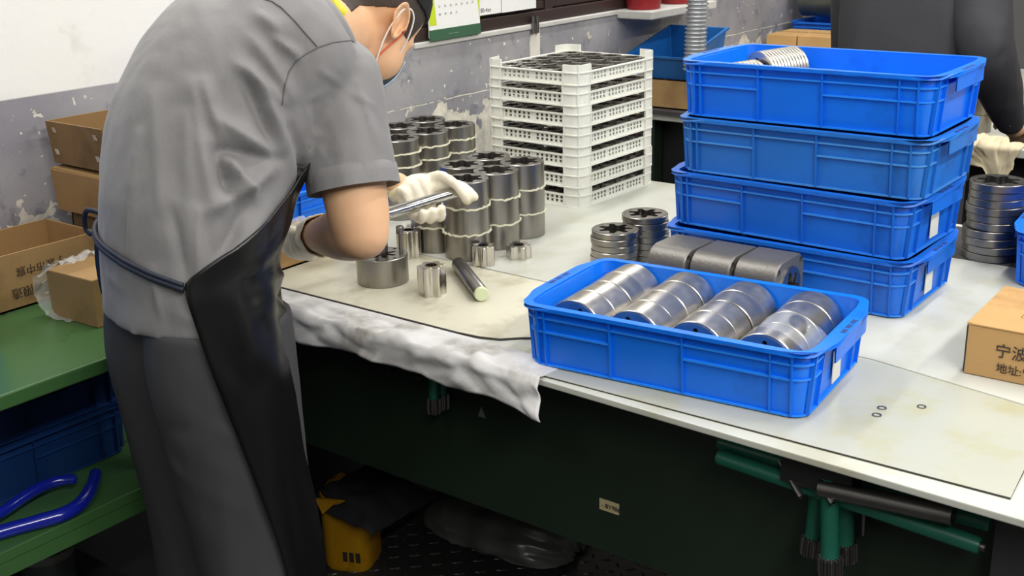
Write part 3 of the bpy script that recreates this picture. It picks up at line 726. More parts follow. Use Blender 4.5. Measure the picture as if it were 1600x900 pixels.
part(b2, MB().add([(-2.115, 1.243, 1.008), (-1.925, 1.243, 1.006), (-1.95, 1.30, 1.014), (-2.09, 1.30, 1.019), (-2.115, 1.243, 1.011), (-1.925, 1.243, 1.009), (-1.95, 1.30, 1.017), (-2.09, 1.30, 1.022)], [(3,2,1,0),(4,5,6,7),(0,1,5,4),(1,2,6,5),(2,3,7,6),(3,0,4,7)]), 'flap', cardb_g)
b1 = open_box('cardboard_box', -2.112, 1.25, 1.020, -1.928, 1.45, 1.104, cardb_dk, 'brown open cardboard box with white staples, topmost against the wall', lean=.008)
stp = mat('staple', (225, 222, 214), .3, .6)
for x, z in ((-2.09, 1.088), (-2.09, 1.045), (-1.955, 1.086), (-1.955, 1.045)):
    for d_ in (0, .006): part(b1, MB().obox((x + d_, 1.2435, z), (.0022, 0, -.005), (0, .0012, 0), (.0006, 0, .0003)), 'staple', stp)
# box with a plastic bag
bg = empty('cardboard_box', (-1.82, 1.12, .8), radians(3), 'small cardboard box wrapped in a clear plastic bag on the green table', 'box', 'cardboard boxes on the green table')
MB().box((-.065, -.052, 0), (.065, .045, .088)).build('carton', cardb_g, bg, bevel=.002)
bagm = bpy.data.materials.new('clear_bag'); bagm.use_nodes = True
b_ = bagm.node_tree.nodes['Principled BSDF']; b_.inputs['Base Color'].default_value = (.86, .87, .84, 1); b_.inputs['Roughness'].default_value = .2; b_.inputs['Alpha'].default_value = .32; b_.inputs['Specular IOR Level'].default_value = .9
mb = MB(); g = []
for i in range(41):
    r = []; t = i/40; a = -pi*.62 + t*pi*1.24
    for j in range(29):
        s = j/28
        y = -.062 + s*.125
        n = noise.noise((t*9, s*7, 1)); n2 = noise.noise((t*22, s*15, 4))
        rr = 1 + .10*n + .06*n2
        x = -.018 - .060*cos(a*.75)*rr + .055*(abs(t - .5)*2)**2*.4; z = .050 + .058*sin(a*.8)*rr
        r.append((x, y + .006*n2 - .012*(1 - abs(t - .5)*2), max(.003, z + .012*n)))
    g.append(r)
mb.rings(g, closed=False)
o = mb.build('plastic_bag', bagm, bg, smooth=True, angle=180)
# blue crate and blue-handled tool on the shelf
shaded_blue = mat('shaded_blue_plastic', (10, 44, 92), .45, var=.1); EDGE['shaded_blue_plastic'] = mat('shaded_blue_lit_rib', (14, 54, 106), .45)  # crate blue darkened: shade under the tabletop put into the colour
cr = crate((-1.93, .905, .53), pi/2, shaded_blue, 'dark blue crate, lower of two on the shelf of the green table', 'blue crates on the green table')
crate((-1.93, .905, .632), pi/2 - .02, shaded_blue, 'dark blue crate, upper of two on the shelf of the green table', 'blue crates on the green table')
pl = empty('pliers', (-1.69, .95, .53), 0, 'large pliers with glossy blue curved handles on the lower shelf', 'pliers')
bh = mat('blue_grip', (20, 34, 150), .18, spec=.6, coat=.5)
q1 = [UD(*p) for p in ((20, 828, 2.0), (60, 815, 2.02), (100, 802, 2.04), (128, 782, 2.05), (146, 756, 2.05), (151, 738, 2.05))]
def onshelf(px, py, h): return U(px, py, .53 + h)
q1 = [onshelf(px, py, .014) for px, py in ((-20, 838), (20, 826), (60, 815), (100, 803), (128, 785), (144, 760), (150, 738))]
q2 = [onshelf(px, py, .026) for px, py in ((-20, 812), (10, 795), (35, 778), (62, 762), (90, 752), (120, 748))]
part(pl, MB().tube(catmull(q1), [.012]*12 + [.0125]*18 + [.011]*6 + [.008], 16), 'handle', bh, smooth=True)
part(pl, MB().tube(catmull(q2), [.010]*25 + [.009]*5 + [.006], 16), 'handle', bh, smooth=True)
part(pl, MB().tube([q1[0], q1[0] + V((-.03, -.08, 0))], [.016, .009], 10), 'jaw', steel_dark, smooth=True)
jar = empty('glass_jar', tuple(U(82, 925, .2).to_tuple()[:2]) + (.20,), 0, 'dim glass jar under the green shelf', 'jar')
jg = mat('jar_glass', (120, 130, 130), .15, spec=.6, alpha=.5)
MB().lathe([(.0, 0), (.05, 0), (.052, .01), (.052, .10), (.05, .115), (.047, .115), (.049, .10), (.049, .012), (0, .006)], 32).build('body', jg, jar, smooth=True)
MB().lathe([(.053, .088), (.055, .09), (.055, .105), (.053, .107)], 32).build('band', mat('jar_band', (140, 140, 136), .4), jar, smooth=True)
st = tag(part(gt, MB().box((-2.14, .12, .18), (-1.66, 1.16, .2)), 'lower_shelf', black_m))

# things on the bench behind the worker
crate((-2.006, 1.627, .8), pi/2, blue, 'blue crate against the wall behind the bending worker', 'blue crates on the bench')
tr_ = open_box('cardboard_tray', -1.835, 1.43, .80, -1.735, 1.625, .858, cardb_g, 'low cardboard tray on the bench seen under the worker arm'); tr_['group'] = 'cardboard boxes on the bench'
mb = MB(); g = []
for i in range(25):
    r = []
    for j in range(17):
        s_, t_ = i/24, j/16; r.append((-1.84 + .11*t_, 1.425 + .205*s_, .861 + .010*noise.noise((s_*7, t_*5, 3)) + .006*noise.noise((s_*16, t_*12, 6)) - (.02 if j == 16 else 0)))
    g.append(r)
part(tr_, mb.rings(g, closed=False), 'film', bagm, smooth=True, angle=180)

# ------------------------------------------------------------------ wall things
cal = empty('wall_calendar', (-2.14, 2.53, 1.13), 0, 'white wall calendar with green bottom strip and lime border', 'calendar')
part(cal, MB().box((-2.150, 2.416, 1.135), (-2.146, 2.632, 1.50)), 'sheet', paper)
part(cal, MB().box((-2.146, 2.414, 1.127), (-2.142, 2.630, 1.156)), 'green_strip', mat('calendar_green', (58, 96, 70), .5))
lime = mat('lime_print', (196, 214, 40), .6)
part(cal, MB().add([(-2.1455, 2.417, 1.168), (-2.1455, 2.446, 1.168), (-2.1455, 2.440, 1.23), (-2.1455, 2.425, 1.26), (-2.1455, 2.417, 1.26)], [(0, 1, 2, 3, 4)]), 'lime_border', lime)
part(cal, MB().add([(-2.1455, 2.632, 1.16), (-2.1455, 2.628, 1.19), (-2.1455, 2.618, 1.26), (-2.1455, 2.632, 1.26)], [(3, 2, 1, 0)]), 'lime_border', lime)
greyink = mat('grey_ink', (110, 116, 124), .7)
n_ = 25
for r_, z in enumerate((1.192, 1.213, 1.234, 1.255)):
    for c_ in range(7):
        if r_ == 0 and c_ > 3: continue
        d_ = (28 - r_*7 + c_) if r_ else 28 + c_
        text_obj('date', str(d_), .0085, greyink, cal, V((-2.1456, 2.456 + c_*.0235, z)) - cal.location, (0, 1, 0), (0, 0, 1), .0001)
text_obj('strip_text', '----------------', .008, mat('pale_ink', (190, 205, 190), .7), cal, V((-2.1418, 2.49, 1.139)) - cal.location, (0, 1, 0), (0, 0, 1), .0001)
for y0, y1, z0, lb in ((2.634, 2.735, 1.175, 'white notice with handwriting stuck beside the calendar'), (2.738, 2.905, 1.174, 'blank white notice stuck on the window frame')):
    e = empty('paper_notice', (-2.148, (y0 + y1)/2, z0), 0, lb, 'paper')
    part(e, MB().box((-2.1505, y0, z0), (-2.1495, y1, z0 + .21)), 'sheet', paper)
    if y0 < 2.7: text_obj('handwriting', '80-4xn', .017, ink, e, V((-2.1492, 2.64, z0 + .008)) - e.location, (0, 1, 0), (0, 0, 1), .0001)
# conduit stubs and the plaster strip below them
cs = empty('conduit', (-2.145, 2.89, 1.12), 0, 'two short metal conduit stubs over a white plaster strip', 'conduit')
for y in (2.885, 2.905): part(cs, MB().tube([(-2.147, y, 1.10), (-2.147, y, 1.150)], .0065, 12), 'pipe', steel_face, smooth=True)
part(cs, MB().add([(-2.1555, 2.875, .84), (-2.1555, 2.925, .84), (-2.1555, 2.925, 1.115), (-2.1555, 2.890, 1.115), (-2.1555, 2.876, 1.07), (-2.152, 2.875, .84), (-2.152, 2.925, .84), (-2.152, 2.925, 1.115), (-2.152, 2.890, 1.115), (-2.152, 2.876, 1.07)],
     [(0, 1, 2, 3, 4), (9, 8, 7, 6, 5), (0, 5, 6, 1), (1, 6, 7, 2), (2, 7, 8, 3), (3, 8, 9, 4), (4, 9, 5, 0)]), 'plaster_strip', mat('fresh_plaster', (226, 222, 208), .8, bump=.2, bscale=80))

# ------------------------------------------------------------------ behind: rear table and its things
rt = empty('rear_table', (-.8, 3.9, 0), 0, 'rear workbench with cream top and dark space below', 'workbench')
part(rt, MB().box((-2.15, 3.36, .775), (1.6, 4.25, .80)), 'tabletop', cream, bevel=.003)
part(rt, MB().box((-2.12, 3.46, .30), (1.5, 3.48, .775)), 'front_panel', black_m)  # black sheet added for the shade in the open space under this top
for x in (-2.05, -1.1, 1.5):
    for y in (3.42, 4.2): part(rt, MB().box((x - .025, y - .025, 0), (x + .025, y + .025, .775)), 'leg', green_dk)
sh = tag(MB().box((-2.10, 3.34, .8005), (-1.60, 3.70, .812)).build('dark_sheets', mat('sheet_dark', (62, 60, 60), .5, var=.2)), 'dark sheets lying on the rear bench by the wall', 'sheets')
tb = open_box('cardboard_tray', -2.13, 3.38, .813, -1.86, 3.66, .905, cardb_g, 'cardboard tray under a blue bin behind the white crates'); tb['group'] = 'cardboard boxes behind'
rb = empty('blue_bin', (-2.015, 3.52, .907), 0, 'open blue plastic bin with slanted front on the cardboard tray', 'bin')
bb2 = mat('blue_bin_plastic', (16, 92, 160), .4, var=.06)
lo = [(-.095, -.12, 0), (.095, -.12, 0), (.095, .13, 0), (-.095, .13, 0)]; hi = [(-.11, -.135, .075), (.11, -.135, .075), (.11, .14, .145), (-.11, .14, .145)]
mb = MB().rings([lo, hi, [(x*.97, y*.95, z) for x, y, z in hi], [(x*.97, y*.95, .004) for x, y, z in lo]], caps=True); mb.build('body', bb2, rb, bevel=.003)
MB().rings([[(x*1.0, y*1.0, z - .006) for x, y, z in hi], [(x*1.05, y*1.06, z - .006) for x, y, z in hi], [(x*1.05, y*1.06, z) for x, y, z in hi], [(x*.99, y*.99, z) for x, y, z in hi], [(x, y, z - .006) for x, y, z in hi]], caps=False).build('rim', bb2, rb)
# flexible duct
du = MB(); p0 = UY(1085, 100, 3.30); pr = []
for k in range(78):
    z = p0.z - .02 + k*.0125; x = p0.x + .010*(z - p0.z)/.3; pr.append((x, p0.y, z))
for k in range(0, 1): pass
mb = MB(); n = 24; rs = []
for k, (x, y, z) in enumerate(pr):
    for q, rr in ((0, .0285), (.0035, .0345), (.0050, .0352), (.0070, .0345), (.0105, .0285)):
        rs.append([(x + rr*cos(2*pi*j/n), y + rr*sin(2*pi*j/n), z + q) for j in range(n)])
mb.rings(rs); o = mb.build('flexible_duct', mat('duct_metal', (190, 192, 196), .32, .6), smooth=True, angle=60)
tag(o, 'silver corrugated flexible duct hanging behind the blue crate stack', 'duct')
# red pots on the sill end
redm = mat('red_plastic', (150, 30, 36), .4)
for y, lb in ((3.44, 'dark red pot on the sill nearer the window'), (3.66, 'dark red pot on the ledge behind the duct')):
    e = empty('red_pot', (-2.10, y, 1.128), 0, lb, 'pot', 'red pots')
    MB().lathe([(0, 0), (.055, 0), (.072, .13), (.076, .13), (.076, .14), (.068, .14), (.05, .01), (0, .008)], 28).build('body', redm, e, smooth=True)
tag(MB().box((-2.156, 3.36, 1.10), (-2.02, 3.80, 1.127)).build('trim_1', sillm, bevel=.004), kind='structure')
# far table with boxes, crate and wrapped bundle
ft = empty('far_table', (-1.7, 4.75, 0), 0, 'far work table carrying boxes against the wall', 'table')
part(ft, MB().box((-2.15, 4.27, .74), (-.9, 5.1, .77)), 'tabletop', cream)
for x in (-2.1, -.95):
    for y in (4.32, 5.05): part(ft, MB().box((x - .02, y - .02, 0), (x + .02, y + .02, .74)), 'leg', green_dk)
for x0, x1, lb in ((-2.07, -1.945, 'cardboard box left of its twin beyond the blue crate stack'), (-1.94, -1.70, 'wider cardboard box beyond the blue crate stack')):
    e = empty('cardboard_box', ((x0 + x1)/2, 4.41, .77), 0, lb, 'box', 'cardboard boxes on the far table')
    part(e, MB().box((x0, 4.31, .77), (x1, 4.53, .955)), 'carton', cardb, bevel=.002)
    part(e, MB().box((x0 + .005, 4.41, .955), (x1 - .005, 4.435, .9562)), 'tape', mat('tape', (176, 140, 92), .35))
crate((-1.88, 4.74, .77), 0, blue3, 'blue crate behind the two far cardboard boxes, lower one', 'far blue crates', detail=False)
crate((-1.88, 4.74, .872), 0, blue3, 'blue crate behind the two far cardboard boxes, upper one', 'far blue crates')
mb = MB(); rs = []
for k in range(16):
    t = k/15; x = -2.10 + .50*t; R = .075 + .008*noise.noise((t*6, 1, 2))
    rs.append([(x, 4.74 + R*1.3*cos(2*pi*j/28)*(1 + .04*noise.noise((j*.9, t*5, 3))), 1.060 + R*sin(2*pi*j/28)*(1 + .06*noise.noise((j*.7, t*4, 5)))) for j in range(28)])
mb.rings(rs); tag(mb.build('wrapped_bundle', mat('dark_wrap', (74, 80, 74), .3, var=.3, vscale=9, spec=.6), smooth=True), 'dark film-wrapped bundle lying on the far blue crate', 'bundle')
# things on the rear table at the right
e = empty('cardboard_box', (-.72, 3.56, .80), radians(-8), 'open cardboard box on the rear bench by the dark jacket sleeve', 'box')
MB().box((-.09, -.06, 0), (.30, .16, .12)).build('carton', cardb_g, e, bevel=.002)
rg = mat('cloth_rag', (214, 200, 168), .85, var=.1, bump=.3, bscale=60)
mb = MB(); g = []
for i in range(41):
    r = []; s = i/40
    for j in range(29):
        t = j/28; d_ = t*.26; x = -1.06 + .22*s
        hang = .06 + .10*max(0, 1 - abs(s - .72)*4)
        wv = .012*noise.noise((x*26, d_*9, 1)) + .006*noise.noise((x*60, d_*20, 4))
        if t < .45: r.append((x + wv, 3.355 + .14*(1 - t/.45), .803 + abs(wv)*1.4))
        else: h = (t - .45)/.55*hang; r.append((x + wv*1.5 - .1*(s - .72)*h/.1, 3.350 - abs(wv), .803 - h))
    g.append(r)
mb.rings(g, closed=False); o = mb.build('rag', rg, smooth=True, angle=180); o.modifiers.new('t', 'SOLIDIFY').thickness = .002
tag(o, 'cream rag hanging over the rear bench edge', 'rag')
for k in range(3): ring(ringA, (-1.03, 3.56, .80 + k*.054), 'steel ring in a small pile on the rear bench, %s' % ['lowest', 'middle', 'topmost'][k], 'rings on the rear bench')
tag(MB().tube([(-1.4, 2.72, .70), (.8, 2.70, .70)], .011, 12).build('pale_pipe', mat('pale_pipe', (200, 200, 196), .35), smooth=True), 'pale pipe running behind the bench near the tall ring pile', 'pipe')

# ------------------------------------------------------------------ tools under the bench
def tool_tube(name, p, q, r, m, label, hollow=False, cat='tool', grp='tools hung under the bench'):
    p, q = V(p), V(q); e = empty(name, p, 0, label, cat, grp); d_ = (q - p).normalized()
    mb = MB()
    if hollow:
        up = d_.orthogonal().normalized(); bn = d_.cross(up)
        rs = []
        for c, rr in ((p, r), (q, r), (q, r*.78), (q - d_*.06, r*.78)): rs.append([c + (up*cos(2*pi*j/20) + bn*sin(2*pi*j/20))*rr for j in range(20)])
        mb.rings(rs)
    else: mb.tube([p, p + d_*.004, q - d_*.004, q], [r*.85, r, r, r*.85], 18)
    part(e, mb, 'shaft', m, smooth=True, angle=40)
    return e, p, q, d_
e, p, q, d_ = tool_tube('green_tool', UY(1124, 690, 1.395), UY(1548, 818, 1.395), .0115, green_tool, 'upper long green tool shaft under the bench edge', cat='tool shaft')
e, p, q, d_ = tool_tube('green_tool', UY(1122, 713, 1.372), UY(1532, 853, 1.372), .0115, green_tool, 'lower long green tool shaft under the bench edge', cat='tool shaft')
part(e, MB().tube([q, q + d_*.006], .006, 12), 'tip', steel_dark)
tool_tube('steel_pipe', UY(1282, 762, 1.35), UY(1490, 806, 1.35), .0125, steel_dark, 'hollow grey steel pipe with an open end under the bench', True, 'pipe')
def splined(name, top, bot, r, label, n=14):
    top, bot = V(top), V(bot); e = empty(name, bot, 0, label, 'splined shaft', 'splined shafts under the bench')
    d_ = (bot - top); L_ = d_.length; d_ = d_/L_
    part(e, MB().tube([top, bot], r, 18), 'shaft', green_tool, smooth=True, angle=40)
    up = d_.orthogonal().normalized(); bn = d_.cross(up)
    out = [];
    for i in range(n*4):
        rr = r*(1.38 if i % 4 in (0, 1) else 1.1); a = 2*pi*i/(n*4); out.append((rr*cos(a), rr*sin(a)))
    mb = MB().rings([[bot + d_*z + (up*x + bn*y)*sc_ for x, y in out] for z, sc_ in ((-.001, .7), (0, .95), (.003, 1), (.026, 1), (.029, .9))])
    part(e, mb, 'spline', steel_dark)
    return e
splined('splined_shaft', UY(1297, 745, 1.36), UY(1297, 868, 1.36), .0125, 'green splined shaft hanging nearest under the right bench edge')
splined('splined_shaft', UY(1320, 750, 1.41), UY(1320, 848, 1.41), .0125, 'green splined shaft behind the nearest one under the bench')
splined('splined_shaft', UY(1278, 770, 1.40), UY(1270, 838, 1.40), .0115, 'tilted splined shaft left of the hanging pair')
splined('splined_shaft', UY(677, 560, 1.40), UY(678, 622, 1.40), .0090, 'green splined shaft left of a pair below the hanging cloth')
splined('splined_shaft', UY(690, 560, 1.425), UY(691, 615, 1.425), .0090, 'green splined shaft right of a pair below the hanging cloth')
for k, (a, b_, lb) in enumerate((((640, 570), (607, 584), 'thin dark rod under the bench, left one'), ((690, 578), (652, 591), 'thin dark rod under the bench, right one'))):
    tool_tube('thin_rod', UY(*a, 1.44), UY(*b_, 1.38), .0045, steel_dark, lb, cat='rod')
for k, (a, lb) in enumerate((((1248, 765), 'small pin left under the long green shafts'), ((1297, 775), 'small pin right under the long green shafts'))):
    tool_tube('small_pin', UY(a[0] - 8, a[1] - 8, 1.35), UY(a[0] + 4, a[1] + 12, 1.34), .0045, steel_dark, lb, True, 'pin')
tool_tube('hook_rod', UY(1350, 780, 1.42), UY(1348, 835, 1.42), .004, steel_dark, 'thin hooked rod right of the splined shafts', cat='rod')
rk = empty('tool_rack', (-.55, 1.39, .76), 0, 'dark bracket under the bench holding the green tools', 'bracket')
part(rk, MB().box((-.60, 1.33 + .02, .732), (-.50, 1.420, .770)), 'bracket', black_m)
part(rk, MB().box((-1.31, 1.37, .725), (-1.22, 1.420, .770)), 'bracket', black_m)

# ------------------------------------------------------------------ below the bench: yellow can, rag, bag
bk = empty('yellow_can', (-1.83, 1.70, 0), .4, 'cut-open yellow plastic can on the floor under the bench', 'can')
ym = mat('yellow_plastic', (206, 150, 20), .45, var=.1, vscale=8, dirt=(120, 80, 16), dscale=9, dlo=.6, dhi=.75)
lp = rrect(-.06, -.06, .06, .06, .035, 6)
rs = [[(x*.92, y*.92, 0) for x, y in lp], [(x, y, .012) for x, y in lp], [(x, y, .19 + .02*noise.noise((x*30, y*30, 1))) for x, y in lp], [(x*.96, y*.96, .19 + .02*noise.noise((x*30, y*30, 1))) for x, y in lp], [(x*.96, y*.96, .015) for x, y in lp]]
MB().rings(rs).build('body', ym, bk, smooth=True, angle=50)
MB().add([(-.058, -.061, .19), (.0, -.061, .19), (-.03, -.085, .165), (-.058, -.063, .19), (.0, -.063, .19), (-.03, -.087, .165)], [(0, 1, 2), (5, 4, 3), (0, 3, 4, 1), (1, 4, 5, 2), (2, 5, 3, 0)]).build('cut_flap', ym, bk)
for k in range(3): MB().box((.0 + k*.016, -.0612, .03), (.011 + k*.016, -.0602, .055)).build('printed_mark', ink, bk)
rm = mat('dark_rag', (46, 46, 52), .85, var=.1)
mb = MB(); g = []
for i in range(25):
    r = []
    for j in range(25):
        s, t = i/24 - .5, j/24 - .5; x = s*.24; y = t*.22; d0 = max(abs(x)/.062, abs(y)/.062)
        z = .203 + .010*noise.noise((s*6, t*6, 2)) - (max(0, d0 - 1)*.055)
        r.append((-1.83 + x + .03, 1.70 + y + .03, z))
    g.append(r)
mb.rings(g, closed=False); o = mb.build('dark_rag', rm, smooth=True, angle=180); o.modifiers.new('t', 'SOLIDIFY').thickness = .002; tag(o, 'dark rag lying over the mouth of the yellow can', 'rag')
mb = MB(); g = []
for i in range(31):
    r = []; a = pi*i/30
    for j in range(25):
        t = j/24; n = noise.noise((a*3, t*6, 1)); n2 = noise.noise((a*7, t*14, 5)); rr = .11*(1 + .18*n + .10*n2)*sqrt(max(.02, 1 - (2*t - 1)**4))
        r.append((-1.85 + .45*t + .02*n, 2.02 + rr*1.2*cos(a), max(.002, rr*.95*sin(a))))
    g.append(r)
mb.rings(g, closed=False); tag(mb.build('plastic_sack', mat('grey_film', (120, 122, 120), .25, spec=.7, var=.2), smooth=True, angle=180), 'shiny grey plastic sack on the floor under the bench', 'sack')
# ------------------------------------------------------------------ people
def remesh_of(mb, voxel, smooth=6, factor=.5):
    me = mb.mesh('tmp'); o = bpy.data.objects.new('tmp', me); COL.objects.link(o)
    r = o.modifiers.new('r', 'REMESH'); r.mode = 'VOXEL'; r.voxel_size = voxel
    s = o.modifiers.new('s', 'SMOOTH'); s.iterations = smooth; s.factor = factor
    bpy.context.view_layer.update()
    out = bpy.data.meshes.new_from_object(o.evaluated_get(bpy.context.evaluated_depsgraph_get()))
    bpy.data.objects.remove(o); bpy.data.meshes.remove(me)
    out.shade_smooth(); return out
def ball(mb, c, ax, n=16, m=10):
    # ellipsoid: centre, three axis vectors
    c = V(c); ax = [V(a) for a in ax]; rs = []
    for i in range(m + 1):
        ph = -pi/2 + pi*(i + .001)/(m + .002); rs.append([c + ax[0]*cos(ph)*cos(2*pi*j/n) + ax[1]*cos(ph)*sin(2*pi*j/n) + ax[2]*sin(ph) for j in range(n)])
    return mb.rings(rs)
def limb(mb, pts, k=5, n=14):
    # tapered round limb through (x, y, z, r), rounded at both ends
    P4 = [Vector((*p[:3], p[3])) for p in pts]; out = []
    for i in range(len(P4) - 1):
        p0 = P4[max(i-1, 0)]; p1 = P4[i]; p2 = P4[i+1]; p3 = P4[min(i+2, len(P4)-1)]
        for j in range(k):
            t = j/k; out.append(.5*((2*p1) + (p2-p0)*t + (2*p0-5*p1+4*p2-p3)*t*t + (3*p1-p0-3*p2+p3)*t**3))
    out.append(P4[-1])
    a, b = out[0], out[-1]
    def xyz(q): return V((q[0], q[1], q[2]))
    d0 = (xyz(out[1]) - xyz(a)).normalized(); d1 = (xyz(b) - xyz(out[-2])).normalized()
    pts3 = [xyz(a) - d0*a[3]*f for f in (.95, .75, .4)] + [xyz(q) for q in out] + [xyz(b) + d1*b[3]*f for f in (.4, .75, .95)]
    rad = [a[3]*f for f in (.3, .66, .92)] + [q[3] for q in out] + [b[3]*f for f in (.92, .66, .3)]
    return mb.tube(pts3, rad, n)
def torso_rings(keys, k=6, n=64):
    # keys: (centre, u, v, right, left, front, back, exponent); smooth loft of half-ellipses
    ks = []
    for c, u, v, r, l, f, b, e in keys: ks.append(list(V(c)) + list(V(u)) + list(V(v)) + [r, l, f, b, e])
    def cr(p0, p1, p2, p3, t): return [.5*((2*b) + (c-a)*t + (2*a-5*b+4*c-d)*t*t + (3*b-a-3*c+d)*t**3) for a, b, c, d in zip(p0, p1, p2, p3)]
    out = []
    for i in range(len(ks) - 1):
        for j in range(k): out.append(cr(ks[max(i-1, 0)], ks[i], ks[i+1], ks[min(i+2, len(ks)-1)], j/k))
    out.append(ks[-1]); return out
def ring_pt(q, ang, scale=1.0, add=0.0):
    # ang 0 = front, 90 deg = right
    c = V(q[0:3]); u = V(q[3:6]); v = V(q[6:9]); r, l, f, b, e = q[9:14]
    s, co = sin(ang), cos(ang)
    ps = math.copysign(abs(s)**(2/e), s); pc = math.copysign(abs(co)**(2/e), co)
    return c + u*ps*((r if s > 0 else l)*scale + add) + v*pc*((f if co > 0 else b)*scale + add)
def displace_folds(me, folds, fine=0.0, fs=30, seed=1, smooth_ctr=None):
    # folds: (p0, p1, width, height): long soft ridges (or troughs) along a segment
    import numpy as np
    n = len(me.vertices); co = np.empty(n*3); me.vertices.foreach_get('co', co); co = co.reshape(-1, 3)
    no = np.empty(n*3); me.vertices.foreach_get('normal', no); no = no.reshape(-1, 3)
    d = np.zeros(n)
    for p0, p1, wd, ht in folds:
        a = np.array(p0); b = np.array(p1); ab = b - a; L2 = ab @ ab
        t = np.clip(((co - a) @ ab)/L2, 0, 1); q = a + t[:, None]*ab
        dist = np.linalg.norm(co - q, axis=1); tap = np.sin(np.pi*np.clip(.12 + .8*t, 0, 1))
        d += ht*tap*(np.exp(-(dist/wd)**1.35) - .42*np.exp(-(dist/(wd*2.2))**2))
    if fine:
        for i in range(n):
            p = co[i]; d[i] += fine*noise.noise((p[0]*fs + seed, p[1]*fs, p[2]*fs*.45)) + fine*.5*noise.noise((p[0]*fs*2.3, p[1]*fs*2.3 + seed, p[2]*fs*1.3))
    co += no*d[:, None]
    me.vertices.foreach_set('co', co.ravel()); me.update()

skin = mat('skin', (226, 180, 140), .5, var=.05, vscale=14, spec=.35)
skin.node_tree.nodes['Principled BSDF'].inputs['Subsurface Weight'].default_value = .12
skin.node_tree.nodes['Principled BSDF'].inputs['Subsurface Radius'].default_value = (.012, .005, .003)
shirtm = mat('grey_shirt', (128, 126, 126), .66, var=.05, vscale=20, bump=.55, bscale=26, sheen=.15, stretch=(1, 1, .55))
pantm = mat('grey_trousers', (60, 59, 61), .75, var=.06, vscale=14, bump=.4, bscale=18, stretch=(1, 1, .4))
apronm = mat('black_apron', (17, 17, 18), .30, var=.1, vscale=8, spec=.5)
strapm = mat('navy_tie', (30, 36, 52), .55)
hairm = mat('black_hair', (22, 20, 20), .6, bump=.5, bscale=300)
fadem = mat('short_hair', (66, 56, 50), .75, bump=.4, bscale=400)
glovem = mat('latex_glove', (238, 230, 208), .45, var=.06, vscale=25, bump=.25, bscale=70, dirt=(206, 190, 120), dscale=18, dlo=.6, dhi=.75)
maskm = mat('blue_mask', (176, 200, 220), .7)
loopm = mat('white_elastic', (238, 236, 230), .6)
redc = mat('orange_cord', (226, 92, 58), .5)
stitch = mat('shirt_seam', (104, 102, 102), .8)
UPZ = V((0, 0, 1))

